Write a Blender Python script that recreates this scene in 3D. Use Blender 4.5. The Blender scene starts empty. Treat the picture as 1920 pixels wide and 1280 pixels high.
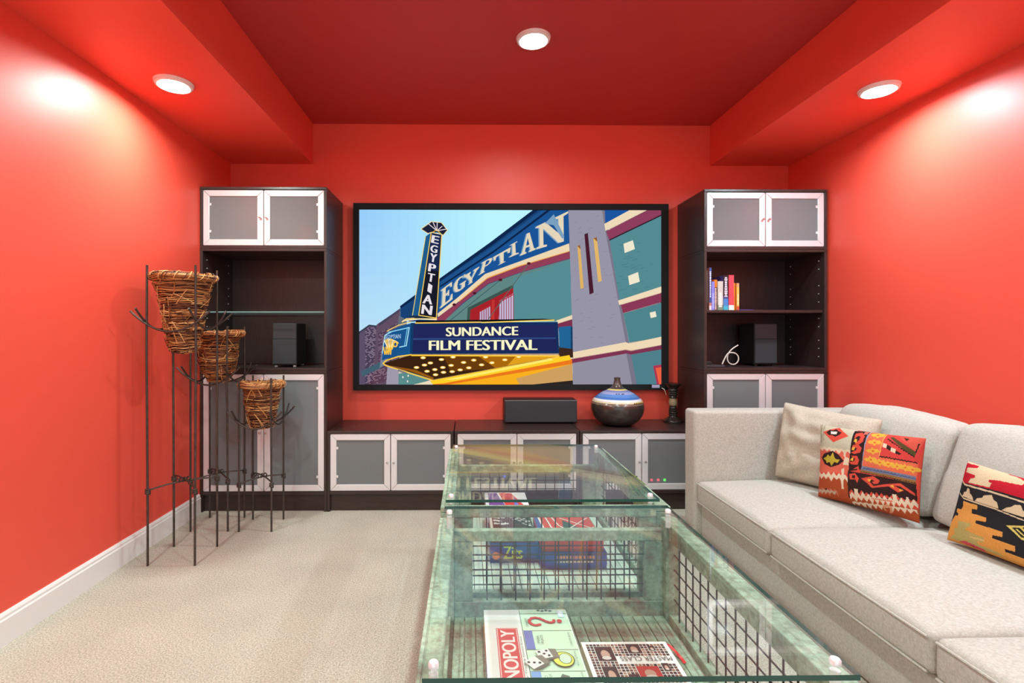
import bpy, bmesh, math, random
import numpy as np
from mathutils import Vector, Matrix, noise
from mathutils.geometry import tessellate_polygon

random.seed(7)
SC = bpy.context.scene
COL = SC.collection

# ------------------------------------------------------------------ camera, world, exposure
EXPO = 0.75
H = 1.285
cam_d = bpy.data.cameras.new('camera')
cam_d.sensor_width = 36.0
cam_d.lens = 950.0 / 1920.0 * 36.0
cam_d.shift_x = (960 - 889.6) / 1920.0
cam_d.shift_y = -(640 - 621) / 1920.0
cam_d.clip_start = 0.02
cam = bpy.data.objects.new('camera', cam_d)
cam.location = (0, 0, H)
cam.rotation_euler = (math.radians(90), 0, math.radians(-0.7))
COL.objects.link(cam)
SC.camera = cam
W = bpy.data.worlds.new('world')
SC.world = W
W.use_nodes = True
W.node_tree.nodes['Background'].inputs[0].default_value = (0.84, 1.0, 1.0, 1)
W.node_tree.nodes['Background'].inputs[1].default_value = 0.75
SC.view_settings.view_transform = 'Standard'
SC.view_settings.look = 'None'
SC.view_settings.gamma = 1.0
SC.view_settings.use_curve_mapping = False
SC.view_settings.exposure = EXPO
SC.cycles.use_denoising = True
SC.cycles.max_bounces = 10
SC.cycles.diffuse_bounces = 6
SC.cycles.glossy_bounces = 5
SC.cycles.transparent_max_bounces = 24
SC.cycles.sample_clamp_indirect = 6.0
LAMP = 330.0                     # radiance of a downlight lens


# ------------------------------------------------------------------ helpers
def lin(c):
    r = []
    for x in c[:3]:
        x = x / 255.0
        r.append(x / 12.92 if x <= 0.04045 else ((x + 0.055) / 1.055) ** 2.4)
    return tuple(r)


class MB:
    """collects polygons (with a colour each) that become ONE mesh"""
    def __init__(self):
        self.v = []; self.f = []; self.c = []; self.m = []
        self.smooth = False

    def face(self, idx, col=None, m=0):
        self.f.append(tuple(idx)); self.c.append(col); self.m.append(m)

    def add(self, verts, faces, col=None, m=0):
        o = len(self.v)
        self.v.extend([tuple(p) for p in verts])
        for f in faces:
            self.face([i + o for i in f], col, m)
        return self

    def box(self, x0, x1, y0, y1, z0, z1, col=None, m=0):
        vs = [(x0, y0, z0), (x1, y0, z0), (x1, y1, z0), (x0, y1, z0), (x0, y0, z1), (x1, y0, z1), (x1, y1, z1), (x0, y1, z1)]
        fs = [(0, 3, 2, 1), (4, 5, 6, 7), (0, 1, 5, 4), (1, 2, 6, 5), (2, 3, 7, 6), (3, 0, 4, 7)]
        return self.add(vs, fs, col, m)

    def prism(self, pts, fn, d0, d1, col=None, m=0):
        """pts: 2-D polygon, counter-clockwise for fn's axes; fn(a, b, d) -> point"""
        n = len(pts)
        vs = [fn(a, b, d0) for a, b in pts] + [fn(a, b, d1) for a, b in pts]
        fs = [tuple(reversed(range(n))), tuple(range(n, 2 * n))]
        fs += [(i, (i + 1) % n, n + (i + 1) % n, n + i) for i in range(n)]
        return self.add(vs, fs, col, m)

    def tube(self, path, r, n=8, col=None, cap=True, m=0):
        P = [Vector(p) for p in path]
        k = len(P)
        rs = r if isinstance(r, (list, tuple)) else [r] * k
        o = len(self.v)
        t = (P[1] - P[0]).normalized()
        up = Vector((0, 0, 1)) if abs(t.z) < 0.9 else Vector((1, 0, 0))
        a = t.cross(up).normalized()
        for i in range(k):
            if i == 0: t = P[1] - P[0]
            elif i == k - 1: t = P[i] - P[i - 1]
            else: t = P[i + 1] - P[i - 1]
            t = t.normalized() if t.length > 1e-9 else Vector((0, 0, 1))
            a = (a - t * a.dot(t))
            a = a.normalized() if a.length > 1e-6 else t.orthogonal().normalized()
            b = t.cross(a)
            for j in range(n):
                w = 2 * math.pi * j / n
                self.v.append(tuple(P[i] + (a * math.cos(w) + b * math.sin(w)) * rs[i]))
        for i in range(k - 1):
            for j in range(n):
                j2 = (j + 1) % n
                self.face((o + i * n + j, o + i * n + j2, o + (i + 1) * n + j2, o + (i + 1) * n + j), col, m)
        if cap:
            self.face(tuple(o + j for j in reversed(range(n))), col, m)
            self.face(tuple(o + (k - 1) * n + j for j in range(n)), col, m)
        return self

    def lathe(self, prof, cx, cy, z0, n=48, cols=None, col=None, cap=True):
        o = len(self.v)
        for r, z in prof:
            for j in range(n):
                w = 2 * math.pi * j / n
                self.v.append((cx + r * math.cos(w), cy + r * math.sin(w), z0 + z))
        for i in range(len(prof) - 1):
            c = cols[i] if cols else col
            for j in range(n):
                j2 = (j + 1) % n
                self.face((o + i * n + j, o + i * n + j2, o + (i + 1) * n + j2, o + (i + 1) * n + j), c)
        if cap:
            self.face(tuple(o + j for j in reversed(range(n))), cols[0] if cols else col)
            self.face(tuple(o + (len(prof) - 1) * n + j for j in range(n)), cols[-1] if cols else col)
        return self

    def poly(self, pts3, col=None, m=0):
        """a flat, possibly concave polygon"""
        o = len(self.v)
        self.v.extend([tuple(p) for p in pts3])
        if len(pts3) <= 3:
            self.face(range(o, o + len(pts3)), col, m); return self
        for t in tessellate_polygon([[Vector(p) for p in pts3]]):
            self.face([o + i for i in t], col, m)
        return self

    def ball(self, c, rx, ry, rz, n=10, k=6, col=None):
        prof = []
        o = len(self.v)
        for i in range(k + 1):
            a = math.pi * i / k
            for j in range(n):
                w = 2 * math.pi * j / n
                self.v.append((c[0] + rx * math.sin(a) * math.cos(w), c[1] + ry * math.sin(a) * math.sin(w), c[2] - rz * math.cos(a)))
        for i in range(k):
            for j in range(n):
                j2 = (j + 1) % n
                self.face((o + i * n + j, o + i * n + j2, o + (i + 1) * n + j2, o + (i + 1) * n + j), col)
        return self

    def build(self, name, mat, parent=None, smooth=False, bevel=0, seg=2, angle=40):
        off = Vector((0, 0, 0))
        p = parent
        while p is not None:
            off += p.location; p = p.parent
        me = bpy.data.meshes.new(name)
        V = np.array(self.v, dtype=np.float64) - np.array(off)
        me.from_pydata(V.tolist(), [], self.f)
        mats = mat if isinstance(mat, (list, tuple)) else [mat]
        for q in mats: me.materials.append(q)
        if len(mats) > 1:
            me.polygons.foreach_set('material_index', self.m)
        if any(c is not None for c in self.c):
            at = me.color_attributes.new('Col', 'FLOAT_COLOR', 'CORNER')
            cc = []
            for f, c in zip(self.f, self.c):
                c = c or (0.5, 0.5, 0.5)
                cc.extend([c[0], c[1], c[2], 1.0] * len(f))
            at.data.foreach_set('color', cc)
        if smooth:
            me.polygons.foreach_set('use_smooth', [True] * len(me.polygons))
            try: me.set_sharp_from_angle(angle=math.radians(angle))
            except Exception: pass
        me.update()
        o = bpy.data.objects.new(name, me)
        COL.objects.link(o)
        if parent is not None: o.parent = parent
        if bevel:
            b = o.modifiers.new('bevel', 'BEVEL'); b.width = bevel; b.segments = seg; b.limit_method = 'ANGLE'; b.angle_limit = math.radians(50)
        return o


def tag(o, label=None, cat=None, group=None, kind=None):
    if label: o['label'] = label
    if cat: o['category'] = cat
    if group: o['group'] = group
    if kind: o['kind'] = kind
    return o


def thing(name, loc, label, cat, group=None):
    o = bpy.data.objects.new(name, None)
    o.empty_display_size = 0.05
    o.location = loc
    COL.objects.link(o)
    return tag(o, label, cat, group)


def structure(o, label=None):
    o['kind'] = 'structure'
    if label: o['label'] = label
    return o


def boxpart(name, dims, mat, parent=None, bevel=0.0015, seg=2):
    return MB().box(*dims).build(name, mat, parent, bevel=bevel, seg=seg)


# ------------------------------------------------------------------ materials
def new_mat(name):
    m = bpy.data.materials.new(name)
    m.use_nodes = True
    nt = m.node_tree
    return m, nt, nt.nodes['Principled BSDF'], nt.nodes['Material Output']


def N(nt, typ, **kw):
    n = nt.nodes.new(typ)
    for k, v in kw.items():
        if k in n.inputs: n.inputs[k].default_value = v
        else: setattr(n, k, v)
    return n


def pbr(name, base, rough=0.5, metal=0.0, spec=0.5, var=0.0, scale=20, bump=0.0, bscale=200, stretch=None, coat=0.0, emit=None, es=1.0, attr=False, sheen=0.0):
    m, nt, b, out = new_mat(name)
    b.inputs['Roughness'].default_value = rough
    b.inputs['Metallic'].default_value = metal
    b.inputs['Specular IOR Level'].default_value = spec
    b.inputs['Coat Weight'].default_value = coat
    b.inputs['Coat Roughness'].default_value = 0.05
    b.inputs['Sheen Weight'].default_value = sheen
    b.inputs['Base Color'].default_value = (*base, 1)
    tc = N(nt, 'ShaderNodeTexCoord')
    mp = N(nt, 'ShaderNodeMapping')
    if stretch: mp.inputs['Scale'].default_value = stretch
    nt.links.new(tc.outputs['Object'], mp.inputs['Vector'])
    src = None
    if attr:
        a = N(nt, 'ShaderNodeAttribute', attribute_name='Col')
        src = a.outputs['Color']
    if var > 0:
        nz = N(nt, 'ShaderNodeTexNoise', Scale=scale, Detail=5.0, Roughness=0.6)
        nt.links.new(mp.outputs[0], nz.inputs['Vector'])
        mr = N(nt, 'ShaderNodeMapRange')
        mr.inputs['From Min'].default_value = 0.25; mr.inputs['From Max'].default_value = 0.75
        mr.inputs['To Min'].default_value = 1 - var; mr.inputs['To Max'].default_value = 1 + var
        nt.links.new(nz.outputs['Fac'], mr.inputs['Value'])
        mx = N(nt, 'ShaderNodeMix', data_type='RGBA', blend_type='MULTIPLY')
        mx.inputs[0].default_value = 1.0
        if src is not None: nt.links.new(src, mx.inputs[6])
        else: mx.inputs[6].default_value = (*base, 1)
        nt.links.new(mr.outputs[0], mx.inputs[7])
        src = mx.outputs[2]
    if src is not None: nt.links.new(src, b.inputs['Base Color'])
    if bump > 0:
        nb = N(nt, 'ShaderNodeTexNoise', Scale=bscale, Detail=3.0)
        nt.links.new(mp.outputs[0], nb.inputs['Vector'])
        bp = N(nt, 'ShaderNodeBump', Strength=bump, Distance=0.004)
        nt.links.new(nb.outputs['Fac'], bp.inputs['Height'])
        nt.links.new(bp.outputs[0], b.inputs['Normal'])
    if emit:
        b.inputs['Emission Color'].default_value = (*emit, 1)
        b.inputs['Emission Strength'].default_value = es
    return m


def linen_mat(name, c1, c2):
    m, nt, b, out = new_mat(name)
    b.inputs['Roughness'].default_value = 0.9
    b.inputs['Specular IOR Level'].default_value = 0.2
    tc = N(nt, 'ShaderNodeTexCoord')
    facs = []
    for sc in ((1500, 260, 260), (260, 1500, 260), (260, 260, 1500)):
        mp = N(nt, 'ShaderNodeMapping'); mp.inputs['Scale'].default_value = sc
        nt.links.new(tc.outputs['Object'], mp.inputs['Vector'])
        nz = N(nt, 'ShaderNodeTexNoise', Scale=0.35, Detail=2.0)
        nt.links.new(mp.outputs[0], nz.inputs['Vector'])
        facs.append(nz.outputs['Fac'])
    a = N(nt, 'ShaderNodeMath', operation='ADD'); nt.links.new(facs[0], a.inputs[0]); nt.links.new(facs[1], a.inputs[1])
    a2 = N(nt, 'ShaderNodeMath', operation='ADD'); nt.links.new(a.outputs[0], a2.inputs[0]); nt.links.new(facs[2], a2.inputs[1])
    mr = N(nt, 'ShaderNodeMapRange'); mr.inputs['From Min'].default_value = 1.15; mr.inputs['From Max'].default_value = 1.85
    nt.links.new(a2.outputs[0], mr.inputs['Value'])
    mx = N(nt, 'ShaderNodeMix', data_type='RGBA')
    mx.inputs[6].default_value = (*c1, 1); mx.inputs[7].default_value = (*c2, 1)
    nt.links.new(mr.outputs[0], mx.inputs[0])
    nt.links.new(mx.outputs[2], b.inputs['Base Color'])
    bp = N(nt, 'ShaderNodeBump', Strength=0.25, Distance=0.002)
    nt.links.new(mr.outputs[0], bp.inputs['Height']); nt.links.new(bp.outputs[0], b.inputs['Normal'])
    return m


def thin_glass(name, tint, ior=1.5, haze=0.0):
    """clear plate: transparent with Fresnel reflection on both faces"""
    m, nt, b, out = new_mat(name)
    nt.nodes.remove(b)
    geo = N(nt, 'ShaderNodeNewGeometry')
    mr = N(nt, 'ShaderNodeMapRange'); mr.inputs['To Min'].default_value = ior; mr.inputs['To Max'].default_value = 1 / ior
    nt.links.new(geo.outputs['Backfacing'], mr.inputs['Value'])
    fr = N(nt, 'ShaderNodeFresnel'); nt.links.new(mr.outputs[0], fr.inputs['IOR'])
    tr = N(nt, 'ShaderNodeBsdfTransparent'); tr.inputs[0].default_value = (*tint, 1)
    gl = N(nt, 'ShaderNodeBsdfGlossy'); gl.inputs['Roughness'].default_value = 0.0
    gl.inputs[0].default_value = (1, 1, 1, 1)
    ref = gl.outputs[0]
    if haze > 0:                                     # blurred lobe added to soften the reflected screen picture
        g2 = N(nt, 'ShaderNodeBsdfGlossy'); g2.inputs['Roughness'].default_value = 0.34
        g2.inputs[0].default_value = (1, 1, 1, 1)
        m2 = N(nt, 'ShaderNodeMixShader'); m2.inputs[0].default_value = haze
        nt.links.new(gl.outputs[0], m2.inputs[1]); nt.links.new(g2.outputs[0], m2.inputs[2])
        ref = m2.outputs[0]
    mx = N(nt, 'ShaderNodeMixShader')
    nt.links.new(fr.outputs[0], mx.inputs[0]); nt.links.new(tr.outputs[0], mx.inputs[1]); nt.links.new(ref, mx.inputs[2])
    nt.links.new(mx.outputs[0], out.inputs[0])
    return m


def frosted_mat(name, col, clear):
    m, nt, b, out = new_mat(name)
    b.inputs['Base Color'].default_value = (*col, 1)
    b.inputs['Roughness'].default_value = 0.5
    b.inputs['Specular IOR Level'].default_value = 0.3
    b.inputs['Coat Weight'].default_value = 0.6
    b.inputs['Coat Roughness'].default_value = 0.06
    tr = N(nt, 'ShaderNodeBsdfTransparent'); tr.inputs[0].default_value = (0.9, 0.95, 0.95, 1)
    mx = N(nt, 'ShaderNodeMixShader'); mx.inputs[0].default_value = clear
    nt.links.new(b.outputs[0], mx.inputs[1]); nt.links.new(tr.outputs[0], mx.inputs[2])
    nt.links.new(mx.outputs[0], out.inputs[0])
    return m


def emit_mat(name, attr=False, col=(1, 1, 1), s=1.0):
    m, nt, b, out = new_mat(name)
    nt.nodes.remove(b)
    e = N(nt, 'ShaderNodeEmission'); e.inputs[0].default_value = (*col, 1); e.inputs[1].default_value = s
    if attr:
        a = N(nt, 'ShaderNodeAttribute', attribute_name='Col'); nt.links.new(a.outputs['Color'], e.inputs[0])
    nt.links.new(e.outputs[0], out.inputs[0])
    return m


def old_paint(name):
    """worn green paint over brown boards"""
    m, nt, b, out = new_mat(name)
    b.inputs['Roughness'].default_value = 0.6
    tc = N(nt, 'ShaderNodeTexCoord')
    n1 = N(nt, 'ShaderNodeTexNoise', Scale=4.5, Detail=7.0, Roughness=0.62)
    n2 = N(nt, 'ShaderNodeTexNoise', Scale=45.0, Detail=6.0, Roughness=0.7)
    for q in (n1, n2): nt.links.new(tc.outputs['Object'], q.inputs['Vector'])
    r1 = N(nt, 'ShaderNodeValToRGB')
    e = r1.color_ramp.elements
    e[0].position = 0.34; e[0].color = (0.17, 0.115, 0.085, 1)
    e[1].position = 0.62; e[1].color = (0.40, 0.53, 0.41, 1)
    k = r1.color_ramp.elements.new(0.43); k.color = (0.22, 0.32, 0.23, 1)
    nt.links.new(n1.outputs['Fac'], r1.inputs[0])
    r2 = N(nt, 'ShaderNodeValToRGB')
    e = r2.color_ramp.elements
    e[0].position = 0.35; e[0].color = (0.6, 0.55, 0.5, 1); e[1].position = 0.6; e[1].color = (1.1, 1.1, 1.05, 1)
    nt.links.new(n2.outputs['Fac'], r2.inputs[0])
    mx = N(nt, 'ShaderNodeMix', data_type='RGBA', blend_type='MULTIPLY'); mx.inputs[0].default_value = 1
    nt.links.new(r1.outputs[0], mx.inputs[6]); nt.links.new(r2.outputs[0], mx.inputs[7])
    nt.links.new(mx.outputs[2], b.inputs['Base Color'])
    bp = N(nt, 'ShaderNodeBump', Strength=0.4, Distance=0.003)
    nt.links.new(n2.outputs['Fac'], bp.inputs['Height']); nt.links.new(bp.outputs[0], b.inputs['Normal'])
    return m


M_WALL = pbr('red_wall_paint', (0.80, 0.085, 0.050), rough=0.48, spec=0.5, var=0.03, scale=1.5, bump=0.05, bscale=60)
M_CEIL = pbr('red_paint_shade_in_colour', (0.46, 0.036, 0.030), rough=0.5, spec=0.3, var=0.03, scale=1.5, bump=0.05, bscale=60)  # wall red made darker: the ceiling's shade is put into the colour
M_WHITE = pbr('white_trim_paint', (0.80, 0.79, 0.77), rough=0.35)
M_WOOD = pbr('espresso_veneer', (0.036, 0.021, 0.018), rough=0.38, var=0.35, scale=14, stretch=(14, 14, 0.9), bump=0.04, bscale=90)
M_WOODH = pbr('espresso_veneer_lying', (0.036, 0.021, 0.018), rough=0.34, var=0.35, scale=14, stretch=(0.9, 14, 14), bump=0.04, bscale=90)
M_ALU = pbr('satin_aluminium', (0.80, 0.79, 0.795), rough=0.36, metal=0.35)
M_CHROME = pbr('polished_steel', (0.86, 0.88, 0.88), rough=0.28, metal=0.35)
M_KNOB = pbr('knob_steel', (0.62, 0.60, 0.58), rough=0.2, metal=1.0)
M_FROST = frosted_mat('frosted_glass', (0.20, 0.222, 0.226), 0.2)
M_GLASS = thin_glass('table_glass', (0.955, 0.985, 0.965), haze=0.38)
M_GEDGE = pbr('glass_edge', (0.012, 0.075, 0.06), rough=0.08, spec=0.6)
M_SHELFG = thin_glass('shelf_glass', (0.93, 0.98, 0.97))
M_SHELFE = pbr('shelf_glass_edge', (0.18, 0.34, 0.33), rough=0.15)
M_LINEN = linen_mat('oatmeal_linen', (0.405, 0.378, 0.318), (0.56, 0.535, 0.475))
M_LINEN2 = linen_mat('sand_linen', (0.40, 0.345, 0.26), (0.56, 0.50, 0.40))
M_IRON = pbr('wrought_iron', (0.075, 0.058, 0.048), rough=0.5, metal=0.55, var=0.35, scale=30, bump=0.15, bscale=150)
M_TWIG = pbr('dry_twigs', (0.3, 0.14, 0.06), rough=0.65, attr=True)
M_BLACK = pbr('black_satin', (0.012, 0.012, 0.013), rough=0.45)
M_VELVET = pbr('black_velvet', (0.010, 0.010, 0.011), rough=0.85, spec=0.3)
M_GRILLE = pbr('charcoal_speaker_cloth', (0.045, 0.048, 0.052), rough=0.9, spec=0.2, bump=0.4, bscale=900)
M_BAFFLE = pbr('dark_grey_baffle', (0.028, 0.029, 0.032), rough=0.6)
M_PRINT = pbr('printed_board', (0.5, 0.5, 0.5), rough=0.32, attr=True)
M_KILIM = pbr('kilim_weave', (0.5, 0.5, 0.5), rough=0.95, spec=0.1, attr=True, var=0.16, scale=260, bump=0.5, bscale=420)
M_GREEN = old_paint('worn_green_paint')
M_MINT = pbr('pale_mint_paint', (0.58, 0.72, 0.60), rough=0.55, var=0.14, scale=7)
M_WIRE = pbr('rusty_wire', (0.05, 0.033, 0.026), rough=0.6, metal=0.4, var=0.3, scale=40)
M_GLAZE = pbr('vase_glaze', (0.1, 0.1, 0.1), rough=0.22, attr=True, coat=0.4)
M_TURNED = pbr('dark_turned_wood', (0.03, 0.025, 0.02), rough=0.22, attr=True)
M_CABLE = pbr('cream_cable', (0.70, 0.66, 0.58), rough=0.5)
M_PIC = emit_mat('projected_light', attr=True, s=2 ** (-EXPO))
M_PLANT = pbr('dried_stems', (0.2, 0.25, 0.1), rough=0.8, attr=True)


def carpet_mat():
    m, nt, b, out = new_mat('beige_carpet')
    b.inputs['Roughness'].default_value = 1.0
    b.inputs['Specular IOR Level'].default_value = 0.05
    tc = N(nt, 'ShaderNodeTexCoord')
    n1 = N(nt, 'ShaderNodeTexNoise', Scale=150.0, Detail=4.0, Roughness=0.75)
    n2 = N(nt, 'ShaderNodeTexNoise', Scale=3.0, Detail=4.0)
    for q in (n1, n2): nt.links.new(tc.outputs['Object'], q.inputs['Vector'])
    r = N(nt, 'ShaderNodeValToRGB'); e = r.color_ramp.elements
    e[0].position = 0.33; e[0].color = (0.265, 0.23, 0.165, 1); e[1].position = 0.66; e[1].color = (0.68, 0.64, 0.54, 1)
    nt.links.new(n1.outputs['Fac'], r.inputs[0])
    mr = N(nt, 'ShaderNodeMapRange'); mr.inputs['From Min'].default_value = 0.3; mr.inputs['From Max'].default_value = 0.7
    mr.inputs['To Min'].default_value = 0.93; mr.inputs['To Max'].default_value = 1.07
    nt.links.new(n2.outputs['Fac'], mr.inputs[0])
    mx = N(nt, 'ShaderNodeMix', data_type='RGBA', blend_type='MULTIPLY'); mx.inputs[0].default_value = 1
    nt.links.new(r.outputs[0], mx.inputs[6]); nt.links.new(mr.outputs[0], mx.inputs[7])
    nt.links.new(mx.outputs[2], b.inputs['Base Color'])
    bp = N(nt, 'ShaderNodeBump', Strength=0.6, Distance=0.006)
    nt.links.new(n1.outputs['Fac'], bp.inputs['Height']); nt.links.new(bp.outputs[0], b.inputs['Normal'])
    return m


M_CARPET = carpet_mat()

# ------------------------------------------------------------------ room shell
XL, XR, YB, YR = -1.908, 2.605, 4.094, -2.6
ZC, ZS = 2.955, 2.63
SL, SR = -1.249, 1.963
structure(boxpart('floor', (XL - .1, XR + .1, YR, YB + .1, -0.1, 0), M_CARPET, bevel=0), 'beige short pile carpet floor')
structure(boxpart('wall_back', (XL - .1, XR + .1, YB, YB + .1, 0, ZC), M_WALL, bevel=0), 'red wall behind the projection screen')
structure(boxpart('wall_left', (XL - .1, XL, YR, YB, 0, ZC), M_WALL, bevel=0), 'red wall behind the basket stands')
structure(boxpart('wall_right', (XR, XR + .1, YR, YB, 0, ZC), M_WALL, bevel=0), 'red wall behind the sofa')
structure(boxpart('ceiling', (XL - .1, XR + .1, YR, YB + .1, ZC, ZC + .1), M_CEIL, bevel=0), 'red raised ceiling, its colour darkened for shade')
structure(boxpart('trim_1', (XL, SL, YR, YB, ZS, ZC), M_WALL, bevel=0.002), 'red dropped soffit above the basket stands')
structure(boxpart('trim_2', (SR, XR, YR, YB, ZS, ZC), M_WALL, bevel=0.002), 'red dropped soffit above the sofa')


def baseboard(name, x, sgn, y0, y1, label):
    pts = [(0, 0), (0.016, 0), (0.016, 0.105), (0.012, 0.112), (0.012, 0.122), (0.006, 0.134), (0, 0.134)]
    b = MB().prism([(p[0] * sgn, p[1]) for p in pts][::(1 if sgn < 0 else 1)], lambda a, c, d: (x + a, d, c), y0, y1)
    o = b.build(name, M_WHITE)
    bmf = bmesh.new(); bmf.from_mesh(o.data); bmesh.ops.recalc_face_normals(bmf, faces=bmf.faces); bmf.to_mesh(o.data); bmf.free()
    return structure(o, label)


baseboard('baseboard_left', XL, 1, YR, 3.61, 'white baseboard along the red wall behind the basket stands')
baseboard('baseboard_right', XR, -1, YR, 3.61, 'white baseboard along the red wall behind the sofa')


def downlight(x, y, zc, tint, label):
    t = thing('downlight', (x, y, zc), label, 'ceiling light', 'recessed downlights')
    ring = MB().lathe([(0.073, 0), (0.075, -0.018), (0.080, -0.021), (0.092, -0.016), (0.098, -0.0005)], x, y, zc - 0.0005, n=48, cap=False)
    ring.build('trim_ring', M_WHITE, t, smooth=True)
    lens = MB()
    lens.lathe([(0.001, -0.0035), (0.04, -0.0035), (0.073, -0.0025)], x, y, zc, n=40, cap=False)
    lens.f = [tuple(reversed(f)) for f in lens.f]
    lens.build('lens', emit_mat('lamp_glow', col=tint, s=LAMP), t)
    return t


WARM, NEUT, COOL = (0.84, 1.0, 0.96), (0.81, 1.0, 0.98), (0.76, 0.98, 1.07)
downlight(0.371, 2.882, ZC, NEUT, 'round white downlight in the raised ceiling above the coffee tables')
downlight(-1.595, 2.764, ZS, WARM, 'round downlight in the soffit above the basket stands')
downlight(2.273, 2.777, ZS, COOL, 'cool white round downlight in the soffit above the sofa')
for y, w in ((1.25, 'second'), (-0.35, 'third')):
    downlight(0.371, y, ZC, NEUT, 'round white downlight in the raised ceiling, %s one out from the screen wall' % w)
    downlight(-1.595, y, ZS, WARM, 'round downlight in the basket-side soffit, %s one out from the screen wall' % w)
    downlight(2.273, y, ZS, COOL, 'cool white downlight in the sofa-side soffit, %s one out from the screen wall' % w)

# ------------------------------------------------------------------ cabinets
YF, YK = 3.623, 4.088
TH = 0.019


def make_door(x0, x1, z0, z1, parent, knob_x, knob_z, hinge_right, w=0.043):
    yf, yb = YF + 0.003, YF + 0.023
    g = 0.0014
    fr = MB()
    quads = [[(x0, z0), (x1, z0), (x1 - w - g, z0 + w), (x0 + w + g, z0 + w)],
             [(x1, z0 + g), (x1, z1 - g), (x1 - w, z1 - w - g), (x1 - w, z0 + w + g)],
             [(x1, z1), (x0, z1), (x0 + w + g, z1 - w), (x1 - w - g, z1 - w)],
             [(x0, z1 - g), (x0, z0 + g), (x0 + w, z0 + w + g), (x0 + w, z1 - w - g)]]
    for q in quads:
        fr.prism(q, lambda a, c, d: (a, d, c), yb, yf)
    door = fr.build('door', M_ALU, parent, bevel=0.0022, seg=2)
    MB().box(x0 + w - .004, x1 - w + .004, yf + 0.008, yf + 0.013, z0 + w - .004, z1 - w + .004).build('pane', M_FROST, door)
    k = MB()
    prof = [(0.003, 0), (0.003, 0.010), (0.0075, 0.013), (0.0085, 0.018), (0.006, 0.022), (0.001, 0.023)]
    o = len(k.v)
    n = 16
    for r, d in prof:
        for j in range(n):
            a = 2 * math.pi * j / n
            k.v.append((knob_x + r * math.cos(a), yf - d, knob_z + r * math.sin(a)))
    for i in range(len(prof) - 1):
        for j in range(n):
            j2 = (j + 1) % n
            k.face((o + i * n + j, o + i * n + j2, o + (i + 1) * n + j2, o + (i + 1) * n + j))
    k.face(tuple(o + (len(prof) - 1) * n + j for j in range(n)))
    k.build('knob', M_KNOB, door, smooth=True)
    hx = (x1 - w - 0.006) if hinge_right else (x0 + w + 0.006)
    for hz in (z0 + 0.10, z1 - 0.10):
        MB().box(hx - .006, hx + .006, yf + .004, yf + .0079, hz - .009, hz + .009).build('hinge', M_CHROME, door, bevel=.001)
    return door


def cabinet(name, x0, x1, z0, z1, label, cat, group, doors=True, plinth=0.0, tall_knob=False, top=True):
    """carcass of five panels, optionally two frosted doors"""
    t = thing(name, ((x0 + x1) / 2, (YF + YK) / 2, z0), label, cat, group)
    e = 0.0006
    x0 += e; x1 -= e
    zb = z0 + plinth
    boxpart('side_panel', (x0, x0 + TH, YF, YK, z0, z1 - TH), M_WOOD, t)
    boxpart('side_panel', (x1 - TH, x1, YF, YK, z0, z1 - TH), M_WOOD, t)
    boxpart('top_panel', (x0, x1, YF - .002, YK, z1 - TH + .0004, z1 - .0004), M_WOODH, t)
    boxpart('bottom_panel', (x0 + TH, x1 - TH, YF, YK, zb + .0004, zb + TH + (.004 if plinth else 0)), M_WOODH, t)
    boxpart('back_panel', (x0 + TH, x1 - TH, YK - .010, YK - .002, zb + TH + .004, z1 - TH), M_WOOD, t)
    if plinth:
        boxpart('plinth', (x0 + TH, x1 - TH, YF + .022, YF + .04, z0 + .004, zb), M_WOODH, t)
    if doors:
        xm = (x0 + x1) / 2
        dz0, dz1 = zb + TH + (.007 if plinth else .003), z1 - TH - .004
        kz = (dz0 + dz1) / 2
        a0, a1 = x0 + TH + .002, x1 - TH - .002
        make_door(a0, xm - .0025, dz0, dz1, t, xm - .022, kz, False)
        make_door(xm + .0025, a1, dz0, dz1, t, xm + .022, kz, True)
    return t


def pins(t, xs, zs, ys):
    b = MB()
    for x, sg in xs:
        for z in zs:
            for y in ys:
                b.box(min(x, x + sg * .003), max(x, x + sg * .003), y - .003, y + .003, z - .003, z + .003)
    o = b.build('shelf_pin', M_CHROME, t)
    o['kind'] = 'stuff'


GC = 'dark stained wall cabinets with frosted doors'
LX0, LX1, RX0, RX1 = -1.9065, -1.0075, 1.6965, 2.589
cabinet('wall_cabinet', LX0, LX1, 0, 1.002, 'tall dark base cabinet with frosted doors behind the basket stands', 'cabinet', GC, plinth=.12)
cabinet('wall_cabinet', LX0, LX1, 1.875, 2.313, 'dark top cabinet with frosted doors above the glass-shelved open unit', 'cabinet', GC)
cabinet('wall_cabinet', RX0, RX1, 0, 1.002, 'dark base cabinet with frosted doors behind the linen sofa arm', 'cabinet', GC, plinth=.12)
cabinet('wall_cabinet', RX0, RX1, 1.875, 2.308, 'dark top cabinet with frosted doors above the bookshelf', 'cabinet', GC)
ol = cabinet('open_shelf_unit', LX0, LX1, 1.003, 1.874, 'open dark shelf unit with one glass shelf and a black speaker', 'shelf unit', 'open shelf units', doors=False)
orr = cabinet('open_shelf_unit', RX0, RX1, 1.003, 1.874, 'open dark shelf unit with one wooden shelf holding books', 'shelf unit', 'open shelf units', doors=False)
gs = MB()
gs.box(LX0 + TH + .004, LX1 - TH - .004, YF + .03, YK - .03, 1.420, 1.428)
gs.m = [0, 0, 1, 1, 1, 1]
tag(gs.build('shelf', [M_SHELFG, M_SHELFE], ol), 'thin clear glass shelf')
boxpart('shelf', (RX0 + TH + .003, RX1 - TH - .003, YF + .014, YK - .02, 1.419, 1.439), M_WOODH, orr)
zs = [1.10, 1.16, 1.22, 1.32, 1.38, 1.5, 1.56, 1.62, 1.74, 1.80]
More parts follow.
